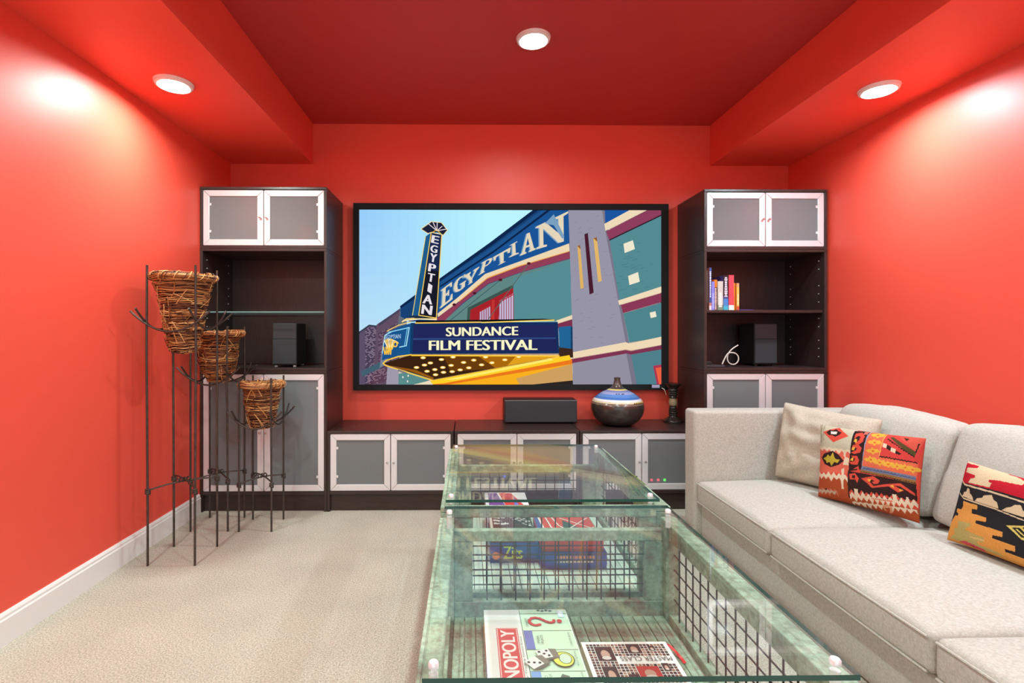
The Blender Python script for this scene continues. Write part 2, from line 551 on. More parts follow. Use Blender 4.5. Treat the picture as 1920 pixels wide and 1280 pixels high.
pins(ol, [(LX0 + TH + .0006, 1)], zs, (YF + .06, YK - .08))
pins(orr, [(RX1 - TH - .0006, -1)], zs, (YF + .06, YK - .08))

GB = 'low dark media cabinets under the screen'
cabinet('media_cabinet', -1.0060, -0.1045, 0, 0.574, 'low media cabinet next to the basket stands with an empty top', 'cabinet', GB, plinth=.122)
cabinet('media_cabinet', -0.0985, 0.7965, 0, 0.574, 'low media cabinet with the black centre speaker on top', 'cabinet', GB, plinth=.122)
cabinet('media_cabinet', 0.8000, 1.6950, 0, 0.574, 'low media cabinet with the round vase on top', 'cabinet', GB, plinth=.122)


def media_box(x0, x1, z0, label, leds):
    t = thing('media_receiver', ((x0 + x1) / 2, 3.8, z0), label, 'electronics', 'electronics behind frosted doors')
    MB().box(x0, x1, 3.675, 3.95, z0, z0 + .11).build('body', M_BLACK, t, bevel=.004)
    for x, z, c in leds:
        MB().box(x - .009, x + .009, 3.662, 3.6748, z - .009, z + .009).build('indicator_light', emit_mat('led', col=c, s=14.0), t, bevel=.005, seg=3)


media_box(0.0, 0.68, .1515, 'black media box with two blue lights behind the middle cabinet doors', [(0.262, .235, (.1, .15, 1)), (0.37, .235, (.1, .15, 1))])
media_box(1.3, 1.64, .1515, 'black media box with red and green lights behind the frosted door', [(1.333, .205, (1, .05, .10)), (1.381, .205, (1, .06, .08)), (1.428, .205, (.08, 1, .08))])

# ------------------------------------------------------------------ projection screen with its picture
SX0, SX1, SZ0, SZ1 = -0.916, 1.607, 0.815, 2.3065
IX0, IX1, IZ0, IZ1 = -0.870, 1.548, 0.861, 2.256
scr = thing('projection_screen', ((SX0 + SX1) / 2, 4.05, SZ0), 'wide black framed projection screen showing a theatre facade', 'screen')
YS0, YS1 = 4.040, 4.088
for q in ([(SX0, SZ0), (SX1, SZ0), (IX1, IZ0), (IX0, IZ0)], [(SX1, SZ0), (SX1, SZ1), (IX1, IZ1), (IX1, IZ0)],
          [(SX1, SZ1), (SX0, SZ1), (IX0, IZ1), (IX1, IZ1)], [(SX0, SZ1), (SX0, SZ0), (IX0, IZ0), (IX0, IZ1)]):
    MB().prism(q, lambda a, c, d: (a, d, c), YS1, YS0).build('frame_bar', M_VELVET, scr, bevel=.003)
YP = 4.056
canvas = MB().box(IX0, IX1, YP + .002, YP + .006, IZ0, IZ1).build('screen_fabric', M_WHITE, scr)

# glyph helpers --------------------------------------------------
_tc = {}


def text2d(s, bold=0.0):
    """outline triangles of a string in the built-in font, scaled to the unit square"""
    k = (s, bold)
    if k in _tc: return _tc[k]
    cu = bpy.data.curves.new('t', 'FONT')
    cu.body = s; cu.offset = bold; cu.resolution_u = 4
    ob = bpy.data.objects.new('t', cu)
    me = bpy.data.meshes.new_from_object(ob)
    vs = [(v.co.x, v.co.y) for v in me.vertices]
    fs = [tuple(p.vertices) for p in me.polygons]
    bpy.data.objects.remove(ob); bpy.data.curves.remove(cu); bpy.data.meshes.remove(me)
    xs = [v[0] for v in vs]; ys = [v[1] for v in vs]
    w, h = max(xs) - min(xs), max(ys) - min(ys)
    vs = [((x - min(xs)) / w, (y - min(ys)) / h) for x, y in vs]
    _tc[k] = (vs, fs, w / h)
    return _tc[k]


def put_text(mb, s, fn, col, bold=0.0):
    vs, fs, asp = text2d(s, 0.0)
    for k in ((-1, 0, 1) if bold else (0,)):          # heavier letters: the outline set three times
        d = k * bold * 1.1 / asp
        mb.add([fn(a + d, b) for a, b in vs], fs, col)


def quad_fn(bl, br, tr, tl):
    """projective map of the unit square onto four points"""
    src = [(0, 0), (1, 0), (1, 1), (0, 1)]; dst = [bl, br, tr, tl]
    A, B = [], []
    for (x, y), (u, v) in zip(src, dst):
        A.append([x, y, 1, 0, 0, 0, -u * x, -u * y]); B.append(u)
        A.append([0, 0, 0, x, y, 1, -v * x, -v * y]); B.append(v)
    h = np.linalg.solve(np.array(A, float), np.array(B, float))
    def f(a, b):
        w = h[6] * a + h[7] * b + 1
        return ((h[0] * a + h[1] * b + h[2]) / w, (h[3] * a + h[4] * b + h[5]) / w)
    return f


pic = MB()
_layer = [0]
PX0, PX1, PY0, PY1 = 72.0, 1826.0, 72.0, 1085.0     # picture-space window


def clip(pts):
    def cl(ps, inside, inter):
        out = []
        for i in range(len(ps)):
            a, b = ps[i - 1], ps[i]
            ia, ib = inside(a), inside(b)
            if ib:
                if not ia: out.append(inter(a, b))
                out.append(b)
            elif ia: out.append(inter(a, b))
        return out
    def ix(c): return lambda a, b: (c, a[1] + (b[1] - a[1]) * (c - a[0]) / (b[0] - a[0]))
    def iy(c): return lambda a, b: (a[0] + (b[0] - a[0]) * (c - a[1]) / (b[1] - a[1]), c)
    ps = list(pts)
    for ins, it in ((lambda p: p[0] >= PX0, ix(PX0)), (lambda p: p[0] <= PX1, ix(PX1)), (lambda p: p[1] >= PY0, iy(PY0)), (lambda p: p[1] <= PY1, iy(PY1))):
        if ps: ps = cl(ps, ins, it)
    return ps


def s3(p):
    x = IX0 + (p[0] - PX0) / (PX1 - PX0) * (IX1 - IX0)
    z = IZ1 - (p[1] - PY0) / (PY1 - PY0) * (IZ1 - IZ0)
    return (x, YP - _layer[0] * 0.00006, z)


def D(col, *pts, up=True):
    if up: _layer[0] += 1
    c = clip(pts)
    if len(c) >= 3: pic.poly([s3(p) for p in c], lin(col))


def LINE(col, w, *pts):
    _layer[0] += 1
    for a, b in zip(pts[:-1], pts[1:]):
        dx, dy = b[0] - a[0], b[1] - a[1]
        L = math.hypot(dx, dy) or 1
        nx, ny = -dy / L * w / 2, dx / L * w / 2
        ex, ey = dx / L * w * .3, dy / L * w * .3
        D(col, (a[0] + nx - ex, a[1] + ny - ey), (b[0] + nx + ex, b[1] + ny + ey), (b[0] - nx + ex, b[1] - ny + ey), (a[0] - nx - ex, a[1] - ny - ey), up=False)


def ELL(col, x, y, rx, ry, n=14):
    D(col, *[(x + rx * math.cos(2 * math.pi * i / n), y + ry * math.sin(2 * math.pi * i / n)) for i in range(n)])


# sky of the picture: cells from blue to pale
nx_, ny_ = 24, 14
_layer[0] = 1
for i in range(nx_):
    for j in range(ny_):
        a, b = i / nx_, j / ny_
        c0 = np.array((152, 206, 250)); c1 = np.array((186, 244, 255)); c2 = np.array((205, 236, 246))
        c = c0 + (c1 - c0) * min(1, a * 1.6)
        c = c + (c2 - c) * b * .7 * max(0, 1 - a * 1.5)
        x0 = PX0 + 1150 * a; x1 = PX0 + 1150 * (i + 1) / nx_
        y0 = PY0 + 760 * b; y1 = PY0 + 760 * (j + 1) / ny_
        D(tuple(c), (x0, y0), (x1, y0), (x1, y1), (x0, y1), up=False)


def bricks(x0, x1, y0, y1, slope, c1, c2, stepx=11, stepy=8, rnd=random.Random(3)):
    _layer[0] += 1
    y = y0
    r = 0
    while y < y1:
        x = x0 + (stepx / 2 if r % 2 else 0)
        while x < x1 - stepx:
            t = rnd.random()
            c = c1 if t < .5 else c2
            yy = y - slope * (x - x0)
            D(c, (x + 1, yy + 1), (x + stepx - 1, yy + 1 - slope * stepx), (x + stepx - 1, yy + stepy - 2 - slope * stepx), (x + 1, yy + stepy - 2), up=False)
            x += stepx
        y += stepy; r += 1


D((92, 80, 104), (72, 785), (128, 738), (182, 746), (200, 1085), (72, 1085))
D((58, 62, 80), (72, 778), (128, 738), (182, 744), (182, 752), (128, 748), (72, 790))
bricks(105, 180, 760, 1085, .12, (52, 44, 66), (140, 120, 140))
D((98, 78, 98), (172, 738), (308, 645), (312, 800), (290, 1085), (150, 1085))
D((70, 66, 88), (182, 735), (306, 645), (308, 658), (186, 748))
bricks(180, 300, 790, 1000, .55, (66, 48, 74), (130, 104, 122))
bricks(120, 240, 1010, 1085, .2, (84, 44, 66), (140, 110, 124))
D((66, 96, 112), (80, 1010), (200, 950), (205, 985), (90, 1040))
D((120, 130, 150), (205, 870), (240, 850), (235, 960), (190, 990))
D((158, 152, 170), (235, 975), (300, 1000), (300, 1085), (228, 1085))
D((100, 108, 126), (300, 690), (330, 665), (350, 680), (345, 760), (290, 770))
# theatre facade
D((24, 66, 118), (308, 630), (395, 565), (540, 470), (830, 262), (1080, 72), (1300, 72), (1300, 720), (360, 720), (310, 690))
D((14, 38, 78), (308, 630), (540, 468), (830, 260), (1080, 70), (1110, 72), (840, 278), (545, 482), (310, 645))
D((30, 82, 140), (540, 490), (845, 285), (1130, 72), (1160, 72), (850, 310), (540, 512))
D((12, 34, 70), (540, 512), (850, 308), (1162, 72), (1180, 72), (852, 318), (540, 522))
D((26, 84, 150), (535, 525), (852, 320), (1185, 72), (1290, 72), (1290, 268), (1000, 372), (800, 445), (640, 582), (528, 672))
D((238, 216, 178), (525, 674), (640, 582), (800, 444), (1000, 371), (1290, 265), (1293, 310), (1000, 396), (815, 466), (650, 602), (528, 694))
D((240, 170, 80), (650, 600), (815, 463), (1000, 394), (1290, 309), (1290, 314), (1000, 400), (815, 471), (650, 607))
D((146, 62, 88), (525, 697), (650, 605), (815, 470), (1000, 400), (1293, 312), (1296, 352), (1000, 436), (820, 500), (665, 618), (570, 712), (520, 712))
D((96, 134, 132), (565, 716), (668, 620), (822, 502), (1000, 438), (1296, 354), (1305, 720), (570, 720))
D((86, 140, 148), (965, 470), (1296, 362), (1305, 700), (965, 715))
D((58, 84, 78), (695, 718), (700, 640), (965, 505), (965, 720))
D((168, 34, 42), (712, 718), (716, 652), (965, 525), (965, 720))
D((190, 176, 206), (765, 718), (768, 662), (832, 628), (832, 718))
D((196, 186, 216), (878, 718), (884, 600), (965, 556), (965, 718))
for k in range(6):
    x = 768 + k * 13
    LINE((150, 36, 50), 4, (x, 718), (x, 664 - k * 7))
for k in range(7):
    x = 882 + k * 14
    LINE((150, 36, 60), 4, (x, 718), (x, 606 - k * 8))
LINE((196, 52, 48), 16, (845, 718), (848, 600))
LINE((186, 40, 48), 6, (765, 664), (832, 628)); LINE((186, 40, 48), 6, (880, 608), (965, 562))
for k in range(4):
    LINE((170, 38, 52), 3, (884 + k * 20, 612 - k * 11), (904 + k * 20, 575 - k * 11))
LINE((92, 100, 96), 5, (820, 706), (1055, 382)); LINE((40, 66, 72), 3, (600, 712), (890, 478))
for p in ((1055, 382), (890, 478), (740, 556), (622, 622)):
    ELL((80, 26, 40), p[0], p[1], 11, 8)

# serif letters of the fascia
SER = {
    'E': [[(.05, 0), (.05, .08), (.17, .12), (.17, .88), (.05, .92), (.05, 1), (.95, 1), (.95, .72), (.88, .72), (.78, .90), (.42, .90), (.42, .56), (.60, .56), (.66, .66), (.72, .66), (.72, .34), (.66, .34), (.60, .45), (.42, .45), (.42, .10), (.80, .10), (.92, .30), (1, .30), (1, 0)]],
    'G': [[(.93, .98), (.90, .72), (.84, .72), (.72, .88), (.55, .90), (.38, .80), (.32, .50), (.38, .2), (.55, .10), (.68, .12), (.68, .36), (.56, .42), (.56, .48), (1, .48), (1, .42), (.92, .36), (.92, .1), (.75, .02), (.5, 0), (.25, .06), (.1, .25), (.05, .5), (.12, .78), (.3, .95), (.52, 1), (.7, .97), (.82, .92), (.86, .98)]],
    'Y': [[(0, 1), (.42, 1), (.42, .93), (.34, .90), (.54, .55), (.72, .90), (.64, .93), (.64, 1), (1, 1), (1, .93), (.88, .88), (.62, .46), (.62, .1), (.72, .07), (.72, 0), (.25, 0), (.25, .07), (.37, .1), (.37, .44), (.1, .88), (0, .93)]],
    'P': [[(.02, 0), (.02, .07), (.14, .1), (.14, .9), (.02, .93), (.02, 1), (.62, 1), (.85, .94), (.95, .75), (.86, .54), (.64, .46), (.38, .46), (.38, .1), (.5, .07), (.5, 0)]],
    'T': [[(.0, 1), (1, 1), (1, .68), (.93, .68), (.84, .88), (.62, .9), (.62, .1), (.76, .07), (.76, 0), (.24, 0), (.24, .07), (.38, .1), (.38, .9), (.16, .88), (.07, .68), (0, .68)]],
    'I': [[(.05, 0), (.05, .07), (.32, .1), (.32, .9), (.05, .93), (.05, 1), (.95, 1), (.95, .93), (.68, .9), (.68, .1), (.95, .07), (.95, 0)]],
    'A': [[(0, 0), (0, .07), (.1, .1), (.43, 1), (.62, 1), (.9, .1), (1, .07), (1, 0), (.58, 0), (.58, .07), (.67, .1), (.62, .27), (.34, .27), (.29, .1), (.39, .07), (.39, 0)]],
    'N': [[(.0, 0), (.0, .07), (.12, .1), (.12, .88), (0, .93), (0, 1), (.34, 1), (.74, .36), (.74, .9), (.62, .93), (.62, 1), (1, 1), (1, .93), (.88, .9), (.88, 0), (.74, 0), (.26, .78), (.26, .1), (.38, .07), (.38, 0)]],
}
FQ = [('E', (538, 648), (612, 590), (612, 487), (545, 538)), ('G', (614, 566), (690, 520), (692, 438), (618, 486)), ('Y', (692, 516), (742, 482), (768, 400), (678, 456)),
      ('P', (764, 452), (832, 412), (850, 340), (782, 378)), ('T', (866, 400), (936, 364), (950, 288), (848, 346)), ('I', (942, 348), (1000, 324), (990, 252), (946, 276)),
      ('A', (1006, 338), (1094, 302), (1090, 190), (1010, 222)), ('N', (1100, 300), (1286, 246), (1284, 78), (1098, 168))]
for ch, *q in FQ:
    f = quad_fn(*q)
    for pl in SER[ch]:
        D((122, 160, 192), *[(lambda t: (t[0] - 7, t[1] + 3))(f(a, b)) for a, b in pl])
        D((228, 214, 186), *[f(a, b) for a, b in pl])
    if ch == 'P': D((26, 84, 150), *[f(a, b) for a, b in [(.38, .56), (.38, .9), (.56, .9), (.68, .84), (.7, .7), (.62, .58)]])
    if ch == 'A': D((26, 84, 150), *[f(a, b) for a, b in [(.37, .37), (.48, .74), (.59, .37)]])
D((122, 160, 192), (1148, 150), (1200, 96), (1262, 226), (1250, 240), (1200, 160))

# pillar and the wings beyond it
D((150, 148, 166), (1285, 72), (1482, 72), (1502, 200), (1545, 430), (1605, 760), (1625, 850), (1310, 905), (1300, 500))
D((122, 118, 136), (1482, 72), (1497, 72), (1528, 245), (1590, 590), (1640, 845), (1622, 850), (1545, 430), (1502, 200))
for k in range(60):
    x = random.uniform(1310, 1560); y = random.uniform(90, 850)
    LINE((138, 134, 152), 3, (x, y), (x + random.uniform(8, 26), y - random.uniform(-4, 10)))
D((222, 178, 98), (1337, 282), (1353, 276), (1374, 525), (1355, 530)); D((150, 90, 40), (1337, 282), (1353, 276), (1355, 300), (1342, 286))
D((72, 28, 44), (1378, 212), (1398, 205), (1432, 552), (1408, 563))
D((226, 182, 104), (1430, 236), (1450, 229), (1479, 484), (1458, 491)); D((150, 90, 40), (1430, 236), (1450, 229), (1453, 256), (1436, 240))
D((28, 84, 160), (1497, 72), (1642, 72), (1500, 152))
D((238, 218, 184), (1494, 152), (1640, 72), (1742, 72), (1500, 192))
D((140, 62, 92), (1504, 196), (1742, 72), (1826, 72), (1826, 98), (1522, 244))
D((84, 138, 146), (1526, 248), (1826, 104), (1826, 522), (1582, 596))
D((48, 30, 44), (1522, 243), (1826, 97), (1826, 105), (1524, 250))
for k in range(40):
    x = random.uniform(1560, 1800); y = random.uniform(260, 560)
    LINE((74, 124, 132), 3, (x, y), (x + random.uniform(10, 30), y - random.uniform(0, 10)))
D((240, 220, 186), (1574, 598), (1826, 516), (1826, 552), (1580, 624))
D((138, 56, 86), (1590, 624), (1826, 555), (1826, 606), (1602, 670))
D((78, 132, 140), (1606, 673), (1826, 611), (1826, 812), (1640, 842))
D((240, 232, 206), (1605, 268), (1660, 247), (1672, 298), (1612, 322)); D((240, 232, 206), (1632, 455), (1690, 432), (1700, 488), (1640, 508)); D((240, 232, 206), (1758, 668), (1792, 660), (1798, 692), (1764, 700))
D((78, 128, 140), (1650, 912), (1826, 880), (1826, 1085), (1680, 1085))
D((146, 144, 160), (1310, 955), (1622, 905), (1655, 1085), (1310, 1085)); D((120, 116, 134), (1622, 905), (1650, 912), (1682, 1085), (1655, 1085))
D((238, 216, 182), (1284, 903), (1618, 840), (1640, 848), (1826, 808), (1826, 856), (1650, 888), (1620, 882), (1290, 938))
D((126, 52, 80), (1296, 940), (1618, 886), (1650, 892), (1826, 858), (1826, 882), (1650, 912), (1624, 906), (1305, 962))
D((170, 52, 84), (1778, 978), (1826, 970), (1826, 1085), (1800, 1085)); D((236, 96, 66), (1792, 990), (1826, 985), (1826, 1085), (1812, 1085))
# under the marquee
D((238, 216, 182), (1214, 714), (1306, 682), (1306, 706), (1222, 732)); D((126, 48, 78), (1222, 733), (1306, 708), (1308, 760), (1228, 770))
D((60, 40, 30), (1230, 862), (1310, 880), (1312, 930), (1230, 925))
D((34, 100, 150), (1228, 752), (1298, 745), (1298, 878), (1232, 870)); D((20, 62, 100), (1298, 745), (1308, 752), (1310, 880), (1298, 878))
D((250, 176, 30), (560, 1085), (1306, 962), (1310, 1085)); D((206, 160, 96), (980, 1050), (1306, 966), (1310, 1085), (1000, 1085))
D((44, 36, 34), (1080, 1085), (1310, 1062), (1310, 1085))
D((236, 120, 30), (470, 1085), (1306, 940), (1306, 966), (590, 1085))
D((255, 208, 40), (490, 1062), (1236, 924), (1290, 915), (1300, 942), (560, 1078), (470, 1085))
D((255, 236, 110), (560, 1058), (1180, 934), (1200, 944), (640, 1056))
D((90, 140, 140), (300, 1022), (400, 1008), (480, 1060), (400, 1085), (300, 1085)); D((236, 220, 190), (385, 1085), (480, 1062), (500, 1085))
for p in ((325, 1042), (356, 1034), (352, 1066)): ELL((240, 236, 220), p[0], p[1], 4, 6)
D((58, 34, 18), (210, 962), (370, 915), (1230, 922), (500, 1056))
D((104, 60, 14), (560, 920), (1230, 922), (820, 996), (600, 1010)); D((170, 104, 14), (760, 920), (1228, 922), (860, 990)); D((226, 160, 30), (980, 920), (1228, 924), (930, 975))
D((150, 90, 20), (230, 972), (400, 1000), (505, 1046), (500, 1056), (380, 1012))
for x, y in ((442, 930), (548, 940), (615, 926), (735, 944), (803, 926), (915, 942), (995, 924), (450, 972), (484, 960), (556, 986), (604, 974), (676, 957), (404, 986), (465, 1008), (510, 998), (560, 1014), (610, 1010), (656, 1000), (706, 988), (780, 971), (840, 959), (514, 1028)):
    ELL((255, 196, 70), x, y, 16, 8); ELL((255, 250, 214), x, y, 11, 5)
# marquee front
D((22, 46, 92), (372, 728), (1222, 722), (1230, 905), (366, 908))
D((34, 40, 92), (388, 745), (1205, 738), (1208, 812), (384, 818)); D((32, 38, 88), (386, 826), (1212, 820), (1216, 890), (382, 896))
D((46, 74, 128), (384, 817), (1210, 812), (1211, 821), (384, 826))
D((16, 16, 20), (400, 716), (1140, 704), (1196, 708), (1196, 716), (400, 728))
LINE((250, 200, 90), 7, (398, 729), (775, 724)); LINE((250, 214, 96), 7, (780, 726), (1200, 712))
LINE((255, 206, 60), 8, (376, 916), (1230, 920))
put_text(pic, 'SUNDANCE', (lambda f: (lambda a, b: s3(f(a, b))))(quad_fn((576, 806), (990, 800), (990, 748), (576, 755))), lin((250, 246, 200)), .045); _layer[0] += 2
vs, fs, _ = text2d('FILM FESTIVAL', .010)
put_text(pic, 'FILM FESTIVAL', (lambda f: (lambda a, b: s3(f(a, b))))(quad_fn((478, 886), (1100, 885), (1100, 825), (478, 830))), lin((250, 246, 200)), .045); _layer[0] += 2
# rounded prow with the neon emblem
D((26, 84, 140), (372, 730), (300, 752), (225, 792), (204, 945), (240, 932), (368, 908))
D((18, 60, 104), (372, 730), (388, 730), (380, 906), (366, 908))
LINE((180, 240, 255), 5, (222, 800), (262, 778), (362, 755), (345, 860), (306, 868)); LINE((120, 205, 240), 4, (240, 782), (352, 756), (334, 862)); LINE((190, 244, 255), 4, (222, 800), (206, 905))
LINE((246, 214, 120), 5, (235, 775), (300, 742), (372, 722))
put_text(pic, 'EGYPTIAN', (lambda f: (lambda a, b: s3(f(a, b))))(quad_fn((224, 822), (312, 818), (314, 792), (228, 800))), lin((196, 226, 255)), .0); _layer[0] += 2
for k in range(9):
    a = -0.9 + k * .28
    LINE((255, 208, 90) if k % 3 else (255, 236, 200), 5, (240 + 3 * k, 880), (246 + 34 * math.sin(a), 846 - 26 * math.cos(a)), (258 + 44 * math.sin(a), 850 - 20 * math.cos(a)))
for k in range(4):
    LINE((250, 196, 60), 6, (214 + k * 13, 868), (222 + k * 11, 910), (232 + k * 9, 872))
ELL((255, 200, 70), 282, 852, 14, 17); ELL((26, 84, 140), 282, 852, 7, 10)
LINE((255, 205, 70), 7, (374, 912), (300, 922), (230, 945), (212, 962), (226, 974), (500, 1062)); LINE((120, 120, 130), 8, (300, 1000), (345, 1018))
LINE((250, 214, 130), 8, (322, 722), (345, 706), (430, 700), (520, 704)); LINE((255, 240, 190), 5, (330, 716), (420, 706), (520, 710)); D((30, 50, 70), (345, 690), (430, 686), (500, 694), (520, 702), (400, 702))
# vertical sign
D((30, 92, 142), (458, 228), (490, 204), (418, 684), (380, 684)); D((24, 26, 40), (490, 204), (551, 218), (520, 702), (416, 684))
D((26, 40, 78), (492, 206), (550, 219), (536, 430), (460, 420))
LINE((250, 208, 90), 5, (489, 206), (417, 684), (519, 700), (550, 219)); LINE((240, 216, 120), 4, (456, 230), (381, 684))
D((30, 34, 58), (430, 186), (490, 143), (548, 148), (583, 192), (556, 222), (528, 206), (492, 206), (470, 212))
LINE((246, 226, 170), 4, (430, 186), (470, 212), (490, 205), (549, 217), (558, 222), (583, 192), (548, 148), (490, 143), (430, 186))
for p in ((476, 158), (500, 148), (524, 146), (552, 170), (576, 186)): LINE((244, 232, 236), 4, p, (522, 196))
LINE((250, 208, 90), 4, (494, 206), (522, 190), (546, 214))
for s, x, y, w, h in (('E', 514, 246, 36, 42), ('G', 507, 300, 36, 40), ('Y', 503, 352, 36, 46), ('P', 496, 410, 36, 44), ('T', 490, 466, 36, 46), ('I', 483, 528, 12, 46), ('A', 471, 592, 50, 50), ('N', 466, 652, 54, 52)):
    f = quad_fn((x - w / 2 - 5, y + h / 2 - 3), (x + w / 2 - 5, y + h / 2 + 5), (x + w / 2 + 2, y - h / 2 + 4), (x - w / 2 + 2, y - h / 2 - 4))
    put_text(pic, s, lambda a, b: s3(f(a, b)), lin((232, 226, 232)), .06); _layer[0] += 1
pic.build('projected_picture', M_PIC, canvas)
# small tag and a dangling sensor on the frame
MB().box(1.470, 1.532, 4.0365, 4.0398, 0.833, 0.858).build('maker_tag', pbr('lilac_tag', lin((190, 190, 226)), rough=.5), scr)
sen = MB().box(1.538, 1.575, 4.024, 4.0398, 0.826, 0.852).build('sensor', M_BLACK, scr, bevel=.004)
MB().tube([(1.541, 4.03, .838), (1.551, 4.022, .828), (1.563, 4.02, .822), (1.571, 4.02, .80), (1.579, 4.02, .778)], [.0035, .004, .004, .002, .002], n=8).build('cord', M_CABLE, sen, smooth=True)

# ------------------------------------------------------------------ things on the media cabinets
ZT = 0.5745
cs = thing('centre_speaker', (0.56, 3.98, ZT), 'long black centre speaker lying on the middle media cabinet', 'speaker')
MB().box(0.279, 0.841, 3.905, 4.075, ZT + .006, ZT + .180).build('cabinet_box', M_BLACK, cs, bevel=.004)
MB().box(0.283, 0.837, 3.888, 3.9045, ZT + .010, ZT + .172).build('grille', M_GRILLE, cs, bevel=.008, seg=3)
MB().box(0.281, 0.839, 3.888, 3.9045, ZT + .1725, ZT + .180).build('front_lip', pbr('grey_lip', (.12, .12, .125), rough=.35), cs, bevel=.002)
for x in (0.31, 0.81):
    for y in (3.93, 4.05): MB().lathe([(.012, 0), (.012, .0058)], x, y, ZT, n=12).build('foot', M_BLACK, cs)

vase = MB()
prof = [(.065, 0), (.10, .003), (.135, .018), (.165, .045), (.186, .08), (.197, .115), (.199, .14), (.195, .165), (.187, .180), (.184, .186), (.181, .192), (.168, .206), (.150, .222), (.125, .240), (.098, .255), (.075, .266), (.058, .274), (.044, .285), (.034, .300), (.027, .320), (.022, .345), (.025, .358), (.018, .360), (.015, .34)]
vc = []
for i in range(len(prof) - 1):
    z = prof[i][1]
    if z < .158: c = (58, 50, 46)
    elif z < .170: c = (120, 106, 92)
    elif z < .188: c = (216, 208, 176)
    elif z < .200: c = (228, 232, 236)
    elif z < .218: c = (70, 118, 190)
    elif z < .236: c = (92, 138, 204)
    elif z < .252: c = (150, 160, 205)
    elif z < .262: c = (120, 128, 180)
    elif z < .272: c = (226, 204, 110)
    else: c = (74, 62, 56)
    vc.append(lin(c))
vase.lathe(prof, 1.137, 3.855, ZT, n=64, cols=vc)
vb = thing('vase', (1.137, 3.855, ZT), 'round dark vase with blue glazed shoulder and narrow neck', 'vase')
vase.build('body', M_GLAZE, vb, smooth=True, angle=60)
em = MB()
for a in (-1.9, -1.75, -1.55, -1.47):
    r = .118
    em.ball((1.137 + r * math.cos(a), 3.855 + r * math.sin(a), ZT + .2455), .006, .006, .004, col=lin((30, 40, 70)))
rr = random.Random(5)
for k in range(12):
    a = -1.15 + k * .05
    em.ball((1.137 + .188 * math.cos(a), 3.855 + .188 * math.sin(a), ZT + .182), .005, .005, .005, col=lin((224, 176, 50) if k % 2 else (60, 50, 30)))
em.build('painted_marks', M_GLAZE, vb, smooth=True)

ch = thing('candle_holder', (1.610, 3.965, ZT), 'turned dark wood candle holder with pale middle, beside the vase', 'candle holder')
cp = [(.072, 0), (.074, .008), (.066, .018), (.048, .030), (.034, .042), (.030, .05), (.037, .056), (.030, .064), (.036, .073), (.029, .082), (.036, .091), (.028, .10), (.034, .108), (.026, .116), (.030, .13), (.034, .15), (.030, .172), (.025, .186), (.034, .194), (.029, .203), (.037, .212), (.030, .221), (.038, .230), (.031, .239), (.039, .248), (.032, .257), (.037, .268), (.050, .283), (.060, .292), (.062, .300), (.056, .304), (.040, .300)]
cc = [lin((150, 134, 100)) if .12 <= p[1] <= .18 else lin((46, 38, 32)) for p in cp[:-1]]
MB().lathe(cp, 1.610, 3.965, ZT, n=40, cols=cc).build('turned_stem', M_TURNED, ch, smooth=True, angle=70)

# ------------------------------------------------------------------ things on the shelves
SB = 1.003 + TH + .001


def shelf_speaker(x0, x1, y0, label, two):
    t = thing('bookshelf_speaker', ((x0 + x1) / 2, y0 + .1, SB), label, 'speaker', 'black bookshelf speakers')
    MB().box(x0, x1, y0 + .014, y0 + .22, SB + .012, SB + .322).build('cabinet_box', M_BLACK, t, bevel=.004)
    MB().box(x0 + .002, x1 - .002, y0 + .004, y0 + .0138, SB + .205, SB + .320).build('upper_baffle', M_BAFFLE, t, bevel=.003)
    MB().box(x0 + .001, x1 - .001, y0, y0 + .0138, SB + .020, SB + .204).build('grille', M_GRILLE, t, bevel=.006, seg=3)
    for x in (x0 + .02, x1 - .02):
        for y in (y0 + .03, y0 + .2): MB().box(x - .01, x + .01, y - .01, y + .01, SB, SB + .0118).build('foot', M_ALU if two else M_BLACK, t, bevel=.002)


shelf_speaker(-1.442, -1.266, 3.745, 'black bookshelf speaker under the glass shelf', True)
shelf_speaker(2.163, 2.333, 3.795, 'black bookshelf speaker below the row of books', False)

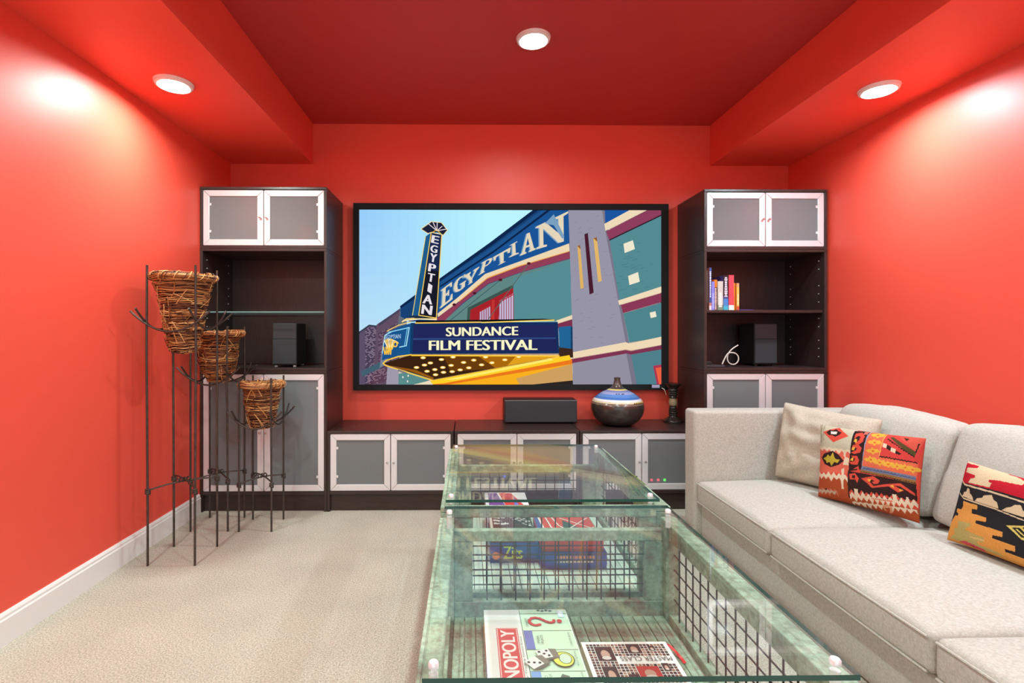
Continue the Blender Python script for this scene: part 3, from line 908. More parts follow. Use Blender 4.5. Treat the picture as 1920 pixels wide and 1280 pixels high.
ZSH = 1.4395
books = [  # x0, x1, height, depth, setback, spine colours bottom->top (fraction, colour), marks, label
    (1.7180, 1.7265, .290, .20, 0, [(1, (196, 168, 122))], None, 'thin tan book, first on the wooden shelf'),
    (1.7275, 1.7405, .282, .21, .01, [(.18, (70, 48, 34)), (1, (96, 98, 96))], None, 'dark grey book beside the thin tan one'),
    (1.7415, 1.7580, .306, .22, -.004, [(.1, (222, 214, 220)), (.17, (200, 130, 110)), (1, (50, 84, 146))], ((232, 236, 246), .3, .95), 'tallest book, blue spine with pale lettering'),
    (1.7590, 1.7790, .205, .13, -.006, [(1, (128, 134, 222))], ((176, 186, 250), .05, .6), 'short periwinkle blue paperback in the book row'),
    (1.7800, 1.8010, .222, .14, 0, [(.74, (48, 30, 28)), (.98, (222, 130, 40)), (1, (70, 40, 30))], ((244, 214, 200), .02, .72), 'paperback with orange top and dark spine'),
    (1.8040, 1.8420, .208, .14, -.004, [(.18, (120, 140, 120)), (1, (196, 198, 190))], ((232, 236, 232), .1, .65), 'thick pale grey-green book in the row'),
    (1.8470, 1.8830, .250, .19, 0, [(.12, (60, 176, 206)), (.33, (70, 130, 200)), (.40, (66, 62, 130)), (1, (34, 30, 34))], ((220, 220, 232), .38, .97), 'thick black and turquoise hardback in the row'),
    (1.8840, 1.9200, .252, .17, -.006, [(.14, (244, 236, 232)), (1, (232, 76, 90))], None, 'thick red hardback with white foot on its spine'),
    (1.9210, 1.9330, .196, .12, .004, [(1, (232, 150, 40))], ((200, 90, 30), .1, .5), 'slim orange paperback next to the red hardback'),
    (1.9420, 1.9580, .194, .12, -.006, [(.14, (206, 84, 60)), (.85, (244, 190, 90)), (1, (214, 160, 120))], ((250, 224, 190), .2, .6), 'yellow paperback at the open end of the row'),
]
for x0, x1, h, dp, sb, bands, marks, label in books:
    y0 = YF + .022 + sb
    t = thing('book', ((x0 + x1) / 2, y0 + dp / 2, ZSH), label, 'book', 'books on the wooden shelf')
    MB().box(x0 + .002, x1 - .002, y0 + .003, y0 + dp - .003, ZSH + .003, ZSH + h - .004).build('pages', pbr('page_edges', (.62, .56, .46), rough=.9), t)
    cv = MB()
    main = lin(bands[-1][1]) if len(bands) < 3 else lin(bands[-2][1])
    cv.box(x0, x0 + .0018, y0 + .002, y0 + dp, ZSH, ZSH + h, main); cv.box(x1 - .0018, x1, y0 + .002, y0 + dp, ZSH, ZSH + h, main)
    z = 0
    for fr, c in bands:
        cv.box(x0, x1, y0, y0 + .0019, ZSH + z * h, ZSH + fr * h, lin(c)); z = fr
    if marks:
        c, a, b = marks
        rr = random.Random(int(x0 * 1000))
        zz = a
        while zz < b - .03:
            l = rr.uniform(.025, .05)
            w = (x1 - x0) * rr.uniform(.2, .34)
            m = (x0 + x1) / 2
            cv.box(m - w, m + w, y0 - .0004, y0 + .0001, ZSH + zz * h, ZSH + (zz + l) * h, lin(c)); zz += l + .014
    cv.build('cover', M_PRINT, t)
pb = MB().box(1.965, 2.095, 3.70, 3.86, ZSH, ZSH + .006, lin((86, 62, 150)))
tag(pb.build('booklet', M_PRINT, bevel=.001), 'thin purple booklet lying flat beside the upright books', 'booklet')
bx = thing('router', (1.80, 3.74, SB), 'flat black device on the shelf below the books', 'electronics')
MB().box(1.722, 1.792, 3.70, 3.80, SB + .016, SB + .04).build('body', M_BLACK, bx, bevel=.004)
MB().box(1.7185, 1.875, 3.675, 3.83, SB, SB + .0158).build('tray', pbr('grey_tray', (.05, .05, .055), rough=.3), bx, bevel=.003)
cab = []
for i in range(40):
    s = i / 39
    if s < .35:
        u = s / .35; cab.append((1.865 + .07 * u, 3.70 + .012 * u, SB + .021 + .085 * math.sin(u * 1.75)))
    elif s < .8:
        u = (s - .35) / .45; a = 1.75 - u * 2 * math.pi * .96
        cab.append((1.955 + .045 * math.cos(a + .3) + .0, 3.712 + .012 * u, SB + .060 + .048 * math.sin(a + .3)))
    else:
        u = (s - .8) / .2; cab.append((1.922 + .015 * u + .065 * u * u, 3.726 + .01 * u, SB + .09 + .07 * u))
for _ in range(4):
    cab = [cab[0]] + [tuple((Vector(cab[i - 1]) + Vector(cab[i]) * 2 + Vector(cab[i + 1])) / 4) for i in range(1, len(cab) - 1)] + [cab[-1]]
cab = [(p[0], p[1], max(p[2], SB + .005)) for p in cab]
tag(MB().tube(cab, .0045, n=8).build('cable', M_CABLE, smooth=True), 'looped cream cable standing up on the shelf by the speaker', 'cable')

# ------------------------------------------------------------------ iron stands with woven baskets
def stand(name, x0, x1, y0, y1, ztop, zarc, zbr, label):
    cx, cy = (x0 + x1) / 2, (y0 + y1) / 2
    t = thing(name, (cx, cy, 0), label, 'plant stand', 'wrought iron basket stands')
    r = .0062
    cor = [(x0, y0), (x1, y0), (x1, y1), (x0, y1)]
    rr = random.Random(int(ztop * 100))
    for (x, y) in cor:
        dx, dy = (rr.uniform(-.006, .006) for _ in range(2))
        MB().tube([(x, y, 0.0), (x, y, .3), (x + dx, y + dy, ztop * .7), (x + dx * .6, y + dy * .6, ztop)], r, n=10).build('pole', M_IRON, t, smooth=True)
    w = x1 - x0
    for i in range(4):
        a, b = Vector((*cor[i], 0)), Vector((*cor[(i + 1) % 4], 0))
        d = (b - a).normalized(); outn = Vector((d.y, -d.x, 0))
        pts = []
        for k in range(21):
            s = -0.34 + 1.68 * k / 20
            p = a + (b - a) * s + outn * .0125
            u = (s - .5) / .84
            pts.append((p.x, p.y, zarc + .112 * abs(u) ** 1.9 + (.004 if i % 2 else -.0085)))
        MB().tube(pts, .0056, n=8).build('cradle_arc', M_IRON, t, smooth=True)
    for i, (pa, pb) in enumerate((((0), (2)), ((1), (3)))):
        a, b = Vector((*cor[pa], 0)), Vector((*cor[pb], 0))
        pts = []
        for k in range(15):
            s = k / 14
            p = a + (b - a) * s
            pts.append((p.x, p.y, zbr + .018 + (.008 if i else -.004) + .016 * math.sin(s * math.pi)))
        MB().tube(pts, .0046, n=8).build('cross_brace', M_IRON, t, smooth=True)
    kn = []
    for k in range(60):
        s = k / 59; a = s * 2 * math.pi * 4
        d = (Vector((*cor[2], 0)) - Vector((*cor[0], 0))).normalized()
        n_ = Vector((-d.y, d.x, 0))
        p = Vector((cx, cy, zbr + .038)) + d * (s - .5) * .075 + n_ * math.cos(a) * .012 + Vector((0, 0, math.sin(a) * .012))
        kn.append(tuple(p))
    MB().tube(kn, .0038, n=6).build('brace_wrap', M_IRON, t, smooth=True)
    for (x, y) in cor:
        co = []
        for k in range(40):
            s = k / 39; a = s * 2 * math.pi * 3
            co.append((x + .0105 * math.cos(a), y + .0105 * math.sin(a), zbr - .008 + .03 * s))
        MB().tube(co, .0046, n=6).build('wire_coil', M_IRON, t, smooth=True)
    return t


def basket(cx, cy, prof, rim_r, rim_z, label, seed):
    """prof: (radius, z) from top to bottom"""
    rr = random.Random(seed)
    t = thing('twig_basket', (cx, cy, prof[-1][1]), label, 'basket', 'woven twig baskets')
    zt, zb = prof[0][1], prof[-1][1]
    def rad(z):
        for (r1, z1), (r2, z2) in zip(prof[:-1], prof[1:]):
            if z2 <= z <= z1: return r2 + (r1 - r2) * (z - z2) / (z1 - z2)
        return prof[0][0] if z > zt else prof[-1][0]
    cols = [(150, 92, 52), (120, 66, 36), (182, 118, 66), (206, 146, 84), (84, 44, 26), (166, 100, 48), (226, 176, 112)]
    inner = MB()
    inner.lathe([(max(.004, r - .014), z) for r, z in reversed(prof)], cx, cy, 0, n=28, col=lin((62, 34, 20)), cap=False)
    inner.add([(cx, cy, zb + .004)] + [(cx + (prof[-1][0] - .012) * math.cos(2 * math.pi * j / 20), cy + (prof[-1][0] - .012) * math.sin(2 * math.pi * j / 20), zb + .004) for j in range(20)], [(0, 1 + (j + 1) % 20, 1 + j) for j in range(20)], lin((62, 34, 20)))
    inner.build('lining', M_TWIG, t, smooth=True)
    wv = MB()
    n = int((zt - zb) / .0034)
    for i in range(n):
        z = zt - (zt - zb) * (i + .5) / n + rr.uniform(-.004, .004)
        a0 = rr.uniform(0, 2 * math.pi); span = rr.uniform(4.2, 7.2)
        dz = rr.uniform(-.018, .018)
        jr = rr.uniform(-.005, .008)
        ph = rr.uniform(0, 6); am = rr.uniform(.002, .006)
        pts = []
        for k in range(26):
            s = k / 25; a = a0 + span * s
            zz = min(zt, max(zb, z + dz * (s - .5) + .003 * math.sin(ph + a * 5)))
            r = rad(zz) + jr + am * math.sin(a * 9 + ph)
            pts.append((cx + r * math.cos(a), cy + r * math.sin(a), zz))
        c = rr.choice(cols); f = rr.uniform(.75, 1.15)
        wv.tube(pts, rr.uniform(.0015, .0029), n=5, col=tuple(q * f for q in lin(c)))
    for i in range(int(n * .55)):                                   # slanting and loose twigs
        z = rr.uniform(zb + .02, zt); a0 = rr.uniform(0, 2 * math.pi); da = rr.uniform(-.8, .8); L = rr.uniform(.04, .12)
        fl = rr.uniform(.006, .02) if rr.random() < .4 else .006
        pts = []
        for k in range(7):
            s = k / 6; zz = min(zt + .01, max(zb - .008, z + L * (s - .5))); a = a0 + da * s
            r = rad(zz) + .007 + fl * s * s
            pts.append((cx + r * math.cos(a), cy + r * math.sin(a), zz))
        wv.tube(pts, rr.uniform(.0016, .003), n=5, col=lin(rr.choice(cols)))
    for i in range(26):                                             # closed bottom
        a = rr.uniform(0, 2 * math.pi); rb = prof[-1][0]
        a2 = a + math.pi + rr.uniform(-1, 1)
        wv.tube([(cx + rb * math.cos(a), cy + rb * math.sin(a), zb + .004), (cx + rr.uniform(-.02, .02), cy + rr.uniform(-.02, .02), zb - .006), (cx + rb * math.cos(a2), cy + rb * math.sin(a2), zb + .004)], .003, n=5, col=lin(rr.choice(cols)))
    w = wv.build('weave', M_TWIG, t, smooth=True); w['kind'] = 'stuff'
    rm = MB()
    for i in range(48):
        a0 = rr.uniform(0, 2 * math.pi); span = rr.uniform(3, 6.6)
        rho = .017 * math.sqrt(rr.random()); th = rr.uniform(0, 6.3); tw = rr.uniform(-3, 3)
        pts = []
        for k in range(28):
            s = k / 27; a = a0 + span * s
            r = rim_r + rho * math.cos(th + tw * s)
            pts.append((cx + r * math.cos(a), cy + r * math.sin(a), rim_z + rho * 1.1 * math.sin(th + tw * s) + .004 * math.sin(2 * a + seed)))
        rm.tube(pts, rr.uniform(.0022, .0036), n=5, col=lin(rr.choice(cols[2:] + cols[:1])))
    for i in range(26):
        a0 = rr.uniform(0, 2 * math.pi)
        pts = []
        for k in range(12):
            s = k / 11; a = a0 + .45 * s; th = 2 * math.pi * 1.1 * s
            pts.append((cx + (rim_r + .023 * math.cos(th)) * math.cos(a), cy + (rim_r + .023 * math.cos(th)) * math.sin(a), rim_z + .023 * math.sin(th)))
        rm.tube(pts, .0022, n=5, col=lin(rr.choice(cols[2:])))
    q = rm.build('rim', M_TWIG, t, smooth=True); q['kind'] = 'stuff'


stand('basket_stand', -1.757, -1.500, 2.799, 3.046, 1.648, 1.292, .400, 'tallest wrought iron basket stand, nearest the camera')
basket(-1.628, 2.922, [(.150, 1.580), (.142, 1.545), (.125, 1.49), (.108, 1.42), (.098, 1.35), (.088, 1.28), (.078, 1.22), (.062, 1.165)], .158, 1.592, 'largest woven twig basket, highest of the three', 11)
stand('basket_stand', -1.783, -1.545, 3.275, 3.518, 1.318, .950, .312, 'middle-height wrought iron basket stand against the base cabinet')
basket(-1.664, 3.396, [(.128, 1.262), (.118, 1.22), (.112, 1.15), (.104, 1.08), (.09, 1.01), (.060, .955)], .143, 1.272, 'middle woven twig basket between the taller and shorter ones', 12)
stand('basket_stand', -1.471, -1.263, 3.268, 3.480, .985, .668, .292, 'shortest wrought iron basket stand, in front of the frosted door')
basket(-1.367, 3.374, [(.118, .925), (.110, .89), (.098, .82), (.088, .75), (.078, .69), (.062, .648)], .127, .934, 'smallest woven twig basket on the shortest stand', 13)

# ------------------------------------------------------------------ coffee tables
GX0, GX1, GZ = -0.088, 0.752, 0.627
CX0, CX1 = -0.108, 0.792
CZ0, CZ1 = 0.195, 0.600


def wire_panel(name, parent, axis, pos, a0, a1, z0, z1, pitch=.0555):
    b = MB()
    r = .0026
    n = int(round((a1 - a0) / pitch)); m = int(round((z1 - z0) / pitch))
    for i in range(1, n):
        a = a0 + (a1 - a0) * i / n
        p = [(pos, a, z0), (pos, a, z1)] if axis == 'x' else [(a, pos, z0), (a, pos, z1)]
        b.tube(p, r, n=6)
    for j in range(1, m):
        z = z0 + (z1 - z0) * j / m
        p = [(pos + .004, a0, z), (pos + .004, a1, z)] if axis == 'x' else [(a0, pos + .004, z), (a1, pos + .004, z)]
        b.tube(p, r, n=6)
    o = b.build(name, M_WIRE, parent, smooth=True)
    o['kind'] = 'stuff'
    return o


def crate_table(y0, y1, gy0, gy1, label, CZ1, far_top, near_low, slat_mat):
    t = thing('coffee_table', ((CX0 + CX1) / 2, (y0 + y1) / 2, 0), label, 'coffee table', 'glass topped crate coffee tables')
    pw = .055
    for x in (CX0, CX1 - pw):
        for y in (y0, y1 - pw):
            boxpart('corner_post', (x, x + pw, y, y + pw, 0, CZ1 - .021), M_GREEN, t, bevel=.003)
    def side(x0, x1, xm):
        boxpart('top_rail', (x0, x1, y0, y1, CZ1 - .02, CZ1), M_GREEN, t, bevel=.003)
        boxpart('side_rail', (x0 + .012, x1 - .012, y0 + pw, y1 - pw, .505, CZ1 - .0205), M_GREEN, t, bevel=.002)
        boxpart('bottom_rail', (x0 + .012, x1 - .012, y0 + pw, y1 - pw, CZ0, CZ0 + .035), M_GREEN, t, bevel=.002)
        wire_panel('wire_mesh', t, 'x', xm, y0 + pw, y1 - pw, CZ0 + .035, .505)
    side(CX0, CX0 + pw, CX0 + pw / 2)
    side(CX1 - pw, CX1, CX1 - pw / 2)
    for ya, yb, et, eo in ((y0, y0 + .03, CZ1 - .0005, near_low), (y1 - .03, y1, far_top, far_top - .041)):
        x0, x1 = CX0 + pw, CX1 - pw
        boxpart('end_rail', (x0, x1, ya, yb, eo, et), M_GREEN, t, bevel=.003)
        boxpart('end_rail', (x0, x1, ya, yb, CZ0, .268), M_GREEN, t, bevel=.003)
        boxpart('end_stile', (x0, x0 + .07, ya + .002, yb - .002, .2685, eo - .0005), M_GREEN, t, bevel=.003)
        boxpart('end_stile', (x1 - .07, x1, ya + .002, yb - .002, .2685, eo - .0005), M_GREEN, t, bevel=.003)
        wire_panel('wire_mesh', t, 'y', (ya + yb) / 2 - .002, x0 + .07, x1 - .07, .2685, eo - .0005, .053)
    # floor of narrow slats running away from the viewer
    n = 20
    wx = (CX1 - CX0 - 2 * pw) / n
    first = None
    for i in range(n):
        x = CX0 + pw + wx * i
        if first is None:
            first = boxpart('slat', (x + .0015, x + wx - .0015, y0 + .0305, y1 - .0305, CZ0 + .002, CZ0 + .017), slat_mat, t, bevel=.0015, seg=1)
        else:
            o = first.copy(); COL.objects.link(o); o.parent = t
            o.location = (wx * i, 0, 0)
    g = MB().box(GX0, GX1, gy0, gy1, GZ - .011, GZ)
    g.m = [0, 0, 1, 1, 1, 1]
    go = g.build('glass_top', [M_GLASS, M_GEDGE], t)
    for x in (GX0 + .020, GX1 - .026):
        for y in (gy0 + .032, gy1 - .075):
            MB().lathe([(.0095, CZ1 - .001), (.0095, GZ - .0115)], x, y, 0, n=20).build('standoff', M_CHROME, t, smooth=True)
            MB().lathe([(.0105, GZ + .0003), (.0105, GZ + .009), (.008, GZ + .012), (.001, GZ + .012)], x, y, 0, n=20).build('standoff_cap', M_CHROME, t, smooth=True, bevel=0)
    return t


crate_table(0.945, 1.935, 0.962, 1.908, 'green crate coffee table holding the white property game box, nearest the camera', .575, .535, .50, M_GREEN)
crate_table(1.972, 2.965, 1.981, 2.945, 'green crate coffee table holding stacked game boxes, nearest the media cabinets', .600, .507, .559, M_MINT)
ZFL = CZ0 + .0175

# ---- game boxes and book inside the tables
def box_faces(x0, x1, y0, y1, z0, z1, top, side):
    b = MB(); b.box(x0, x1, y0, y1, z0, z1, lin(side))
    b.c[1] = lin(top)
    return b


class Flat:
    """print on a horizontal (top) face; x right, y away from viewer"""
    def __init__(s, z): s.b = MB(); s.z = z; s.l = 0
    def P(s, p): return (p[0], p[1], s.z + .00012 * s.l)
    def poly(s, col, *pts):
        s.l += 1; s.b.poly([s.P(p) for p in pts], lin(col))
    def rect(s, col, x0, x1, y0, y1): s.poly(col, (x0, y0), (x1, y0), (x1, y1), (x0, y1))
    def ell(s, col, x, y, rx, ry, n=18): s.poly(col, *[(x + rx * math.cos(2 * math.pi * i / n), y + ry * math.sin(2 * math.pi * i / n)) for i in range(n)])
    def text(s, txt, bl, br, tl, col, bold=0.0):
        bl, br, tl = Vector(bl), Vector(br), Vector(tl)
        asp = text2d(txt)[2]
        for k in ((-1, 0, 1) if bold else (0,)):
            s.l += 1
            sh = (br - bl) * (k * bold * 1.1 / asp)
            put_text(s.b, txt, lambda a, c: s.P(bl + sh + (br - bl) * a + (tl - bl) * c), lin(col))
    def up(s, txt, x0, x1, y0, y1, col, bold=0.0):      # reads away from the viewer, letter tops to the left
        s.text(txt, (x1, y0), (x1, y1), (x0, y0), col, bold)
    def line(s, col, w, *pts):
        s.l += 1
        for a, c in zip(pts[:-1], pts[1:]):
            d = Vector((c[0] - a[0], c[1] - a[1])); L = d.length or 1
            n = Vector((-d.y, d.x)) / L * w / 2
            s.b.poly([s.P((a[0] + n.x, a[1] + n.y)), s.P((a[0] - n.x, a[1] - n.y)), s.P((c[0] - n.x, c[1] - n.y)), s.P((c[0] + n.x, c[1] + n.y))], lin(col))


mx0, mx1, my0, my1, mz = .056, .352, 1.27, 1.835, .276
mono = thing('board_game_box', ((mx0 + mx1) / 2, (my0 + my1) / 2, ZFL), 'long white and pale green property trading game box', 'game box', 'board game boxes in the tables')
lid = box_faces(mx0, mx1, my0, my1, ZFL + .012, mz, (240, 244, 238), (236, 232, 214))
lid.box(mx0 - .0006, mx0, 1.70, 1.80, ZFL + .014, mz - .004, lin((226, 208, 130)))
lid.box(mx0 - .0006, mx0, 1.58, 1.70, ZFL + .014, mz - .004, lin((214, 90, 96)))
lid.box(mx0 - .0006, mx0, 1.30, 1.58, ZFL + .014, mz - .004, lin((92, 96, 176)))
lid.build('lid', M_PRINT, mono, bevel=.0)
MB().box(mx0 + .002, mx1 - .002, my0 + .002, my1 - .002, ZFL, ZFL + .0119, lin((224, 224, 214))).build('tray', M_PRINT, mono)
F = Flat(mz + .0001)
bx0 = .184
F.rect((206, 232, 204), bx0, mx1 - .003, my0 + .003, my1 - .003)
F.rect((60, 72, 66), bx0 - .002, bx0, my0 + .003, my1 - .003)
F.rect((222, 82, 82), .094, .166, 1.352, 1.722); F.rect((246, 226, 218), .0965, .1635, 1.3545, 1.7195); F.rect((222, 82, 82), .099, .161, 1.357, 1.717)
F.up('MONOPOLY', .107, .153, 1.366, 1.708, (250, 246, 240), .04)
F.up('Property Trading Game from', .1695, .177, 1.40, 1.672, (150, 156, 150), 0)
for y in (1.807, 1.7046, 1.602, 1.500, 1.398): F.rect((74, 96, 84), bx0, mx1 - .003, y - .0008, y + .0008)
F.rect((110, 124, 188), bx0 + .0015, bx0 + .030, 1.604, 1.7030); F.rect((124, 160, 216), bx0 + .0015, bx0 + .030, 1.400, 1.498)
F.rect((196, 226, 240), .318, .338, 1.782, 1.822); F.rect((232, 240, 250), .320, .334, 1.785, 1.819)
for k in range(4): F.ell((90, 100, 92), .252 + k * .014, 1.826 - .003 * (k % 2), .006, .004)
F.up('CHANCE', .197, .206, 1.727, 1.776, (96, 116, 104))
qp = []
for k in range(15):
    a = math.radians(250 - k * 17.5); qp.append((.236 - .021 * math.cos(a) * 1.0 - .0, 1.762 + .021 * math.sin(a)))
hook = [(.246, 1.738), (.232, 1.733), (.220, 1.738), (.212, 1.750), (.213, 1.765), (.222, 1.776), (.236, 1.779), (.250, 1.774), (.262, 1.763), (.274, 1.752), (.287, 1.748), (.296, 1.752), (.298, 1.760)]
F.line((206, 70, 76), .0115, *hook)
for p in hook: F.ell((206, 70, 76), p[0], p[1], .0057, .0057, 10)
F.ell((206, 70, 76), .316, 1.755, .009, .010)
F.up('PARK', .224, .2325, 1.632, 1.672, (90, 112, 100)); F.up('PLACE', .2365, .245, 1.630, 1.674, (90, 112, 100)); F.up('PRICE $350', .330, .3365, 1.622, 1.688, (110, 134, 120))
F.up('LUXURY', .206, .213, 1.530, 1.572, (110, 130, 116)); F.up('TAX', .2165, .2235, 1.540, 1.562, (110, 130, 116)); F.up('PAY $75.00', .330, .337, 1.522, 1.588, (110, 134, 120))
F.ell((70, 76, 40), .292, 1.549, .034, .0365, 24); F.ell((222, 226, 96), .292, 1.549, .031, .0335, 24); F.ell((70, 76, 40), .298, 1.551, .020, .025, 24); F.ell((206, 232, 204), .298, 1.551, .018, .023, 24)
F.poly((70, 76, 70), (.254, 1.562), (.27, 1.576), (.276, 1.556), (.262, 1.546)); F.poly((236, 236, 232), (.257, 1.561), (.269, 1.572), (.273, 1.557), (.263, 1.549))
def die(cx, cy, s, a, pips):
    R = lambda x, y: (cx + (x * math.cos(a) - y * math.sin(a)) * s, cy + (x * math.sin(a) + y * math.cos(a)) * s)
    F.poly((126, 122, 110), R(.5, .5), R(1.0, .32), R(.95, -.7), R(.5, -.5)); F.poly((104, 102, 92), R(-.5, -.5), R(.5, -.5), R(.95, -.7), R(0, -.75))
    F.poly((226, 226, 222), R(-.5, -.5), R(.5, -.5), R(.5, .5), R(-.5, .5))
    for x, y in pips:
        q = R(x, y); F.ell((52, 50, 56), q[0], q[1], s * .11, s * .11, 10)
die(.236, 1.574, .043, .25, [(0, 0), (.28, .28), (-.28, .28), (.28, -.28), (-.28, -.28)])
die(.200, 1.531, .043, .62, [(0, 0), (-.3, .25), (.3, -.25)])
F.up('BOARD', .222, .2305, 1.42, 1.472, (90, 112, 100)); F.up('WALK', .2345, .243, 1.440, 1.480, (90, 112, 100)); F.up('PRICE $400', .330, .3365, 1.42, 1.486, (110, 134, 120))
F.poly((90, 110, 96), (.255, 1.44), (.275, 1.478), (.295, 1.468), (.29, 1.43))
F.b.build('printed_top', M_PRINT, mono)

# book with rows of small portraits, its title upside down to the viewer
qx0, qx1, qy0, qy1, qz = .376, .660, 1.455, 1.690, .246
mc = thing('picture_book', ((qx0 + qx1) / 2, 1.57, ZFL), 'white picture book covered in small portraits, red ribbon at its corner', 'book')
MB().box(qx0 + .004, qx1 - .004, qy0 + .003, qy1 - .003, ZFL + .003, qz - .003, lin((226, 214, 190))).build('pages', M_PRINT, mc)
cv = MB().box(qx0, qx1, qy0, qy1, ZFL, ZFL + .0028, lin((236, 232, 226))).box(qx0, qx1, qy0, qy1, qz - .0028, qz, lin((244, 243, 240))).box(qx0, qx0 + .003, qy0, qy1, ZFL + .0028, qz - .0028, lin((214, 196, 160)))
cv.build('cover', M_PRINT, mc)
F = Flat(qz + .0001)
rr = random.Random(21)
tw, thh = .0118, .0125
pal = [(74, 44, 42), (48, 34, 36), (120, 78, 66), (156, 112, 92), (60, 50, 56), (96, 52, 48), (36, 30, 32), (170, 130, 110)]
F.l = 1
nx2, ny2 = 22, 17
def cell(i, j):  # i from left, j from far edge
    return qx0 + .012 + i * tw, qy1 - .012 - (j + 1) * thh
big = {(2, 1): (5, 6), (11, 0): (4, 4), (2, 9): (4, 6), (11, 9): (6, 5), (17, 1): (2, 2), (8, 12): (3, 3), (18, 8): (2, 3)}
busy = set()
for (i, j), (a, b) in big.items():
    for p in range(i, i + a):
        for q in range(j, j + b): busy.add((p, q))
for j in range(ny2):
    for i in range(nx2):
        if (i, j) in busy or (i >= 7 and 5 <= j <= 7) or (i < 1 and j > 12): continue
        x, y = cell(i, j)
        F.b.poly([F.P(p) for p in ((x + .001, y + .001), (x + tw - .001, y + .001), (x + tw - .001, y + thh - .001), (x + .001, y + thh - .001))], lin(rr.choice(pal)))
for k, ((i, j), (a, b)) in enumerate(big.items()):
    x0, y1_ = cell(i, j)[0], cell(i, j)[1] + thh
    x1, y0_ = x0 + a * tw, y1_ - b * thh
    F.rect((190, 60, 56) if k == 3 else (58, 44, 44), x0 + .001, x1 - .001, y0_ + .001, y1_ - .001)
    F.ell((196, 156, 138), (x0 + x1) / 2, (y0_ + y1_) / 2 - .004, (x1 - x0) * .24, (y1_ - y0_) * .30)
    F.ell((214, 204, 196), (x0 + x1) / 2, (y0_ + y1_) / 2 - (y1_ - y0_) * .28, (x1 - x0) * .25, (y1_ - y0_) * .12)
F.text('MASTER CLASS', (.646, qy1 - .0800), (.482, qy1 - .0800), (.646, qy1 - .1010), (96, 90, 92), 0)
F.b.build('printed_cover', M_PRINT, mc)
rb = MB()
pp = [(.655, 1.684, qz - .004), (.672, 1.688, qz - .012), (.688, 1.672, ZFL + .010), (.696, 1.648, ZFL + .004), (.699, 1.625, ZFL + .003)]
for a, c in zip(pp[:-1], pp[1:]):
    rb.add([(a[0] - .005, a[1] - .003, a[2]), (a[0] + .005, a[1] + .003, a[2]), (c[0] + .005, c[1] + .002, c[2]), (c[0] - .005, c[1] - .002, c[2]),
            (a[0] - .005, a[1] - .003, a[2] + .0012), (a[0] + .005, a[1] + .003, a[2] + .0012), (c[0] + .005, c[1] + .002, c[2] + .0012), (c[0] - .005, c[1] - .002, c[2] + .0012)],
           [(3, 2, 1, 0), (4, 5, 6, 7), (0, 1, 5, 4), (1, 2, 6, 5), (2, 3, 7, 6), (3, 0, 4, 7)], lin((222, 44, 40)))
rb.build('ribbon', M_PRINT, mc)


def gbox(name, dims, top, side, label):
    x0, x1, y0, y1, z0, z1 = dims
    t = thing(name, ((x0 + x1) / 2, (y0 + y1) / 2, z0), label, 'game box', 'board game boxes in the tables')
    zl = z0 + (z1 - z0) * .25
    box_faces(x0, x1, y0, y1, zl, z1, top, side).build('lid', M_PRINT, t, bevel=.001)
    MB().box(x0 + .0015, x1 - .0015, y0 + .0015, y1 - .0015, z0, zl - .0001, lin(tuple(c * .8 for c in side))).build('tray', M_PRINT, t)
    return t


def front_text(t, s, x0, x1, y, z0, z1, col, bold=0.01):
    b = MB()
    for k in (-1, 0, 1):
        put_text(b, s, lambda a, c: (x0 + (x1 - x0) * (a + k * bold * .4), y - .0001 * (k + 1), z0 + (z1 - z0) * c), lin(col))
    return b


t = gbox('board_game_box', (.100, .325, 2.345, 2.600, ZFL, .304), (40, 70, 150), (44, 84, 170), 'blue game box with yellow-green lettering under the black word game')
b = front_text(t, 'Zits', .165, .250, 2.3444, .232, .290, (206, 226, 90), .06)
b.poly([(.128 + .018 * math.cos(a * .5), 2.3444, .246 + .018 * math.sin(a * .5)) for a in range(13)], lin((240, 130, 80)))
b.build('printed_front', M_PRINT, t)
t = gbox('board_game_box', (.105, .312, 2.352, 2.580, .3045, .352), (42, 32, 32), (170, 96, 66), 'black word game box with white lettering atop the blue box')
F = Flat(.3522)
F.rect((232, 228, 220), .106, .118, 2.354, 2.578)
for k, (s, w) in enumerate((('Super', .060), ('Big', .036), ('Boggle', .070))):
    F.text(s, (.126, 2.520 - k * .040), (.126 + w, 2.520 - k * .040), (.126, 2.550 - k * .040), (240, 240, 236), .06)
rr = random.Random(9)
for k in range(46):
    a = rr.random(); x = .205 + a * .095; y = 2.545 - a * .10 + rr.uniform(-.05, .03)
    F.poly(rr.choice([(214, 214, 210), (170, 172, 172), (120, 120, 122)]), (x, y), (x + .012, y + .004), (x + .009, y + .014), (x - .003, y + .010))
F.b.build('printed_top', M_PRINT, t)
t = gbox('board_game_box', (.325, .625, 2.275, 2.585, ZFL, .290), (40, 56, 130), (52, 70, 158), 'wide blue game box lying under the red one')
b = MB()
rr = random.Random(4)
for row, zz in enumerate((.262, .244)):
    x = .40
    while x < .56:
        w = rr.uniform(.008, .014)
        b.box(x, x + w, 2.2744, 2.2749, zz, zz + .013, lin((236, 150, 96) if row == 0 else (232, 200, 180))); x += w + .004
b.build('printed_front', M_PRINT, t)
t = gbox('board_game_box', (.330, .612, 2.282, 2.582, .2905, .340), (222, 70, 56), (214, 66, 52), 'red game box with white lattice lines on the blue box')
F = Flat(.3402)
F.poly((70, 90, 160), (.332, 2.285), (.365, 2.285), (.350, 2.580), (.332, 2.580)); F.poly((250, 240, 236), (.365, 2.285), (.374, 2.285), (.359, 2.580), (.350, 2.580))
F.poly((52, 84, 78), (.455, 2.42), (.50, 2.37), (.54, 2.42), (.50, 2.49), (.47, 2.53)); F.poly((52, 84, 78), (.55, 2.40), (.585, 2.37), (.585, 2.45))
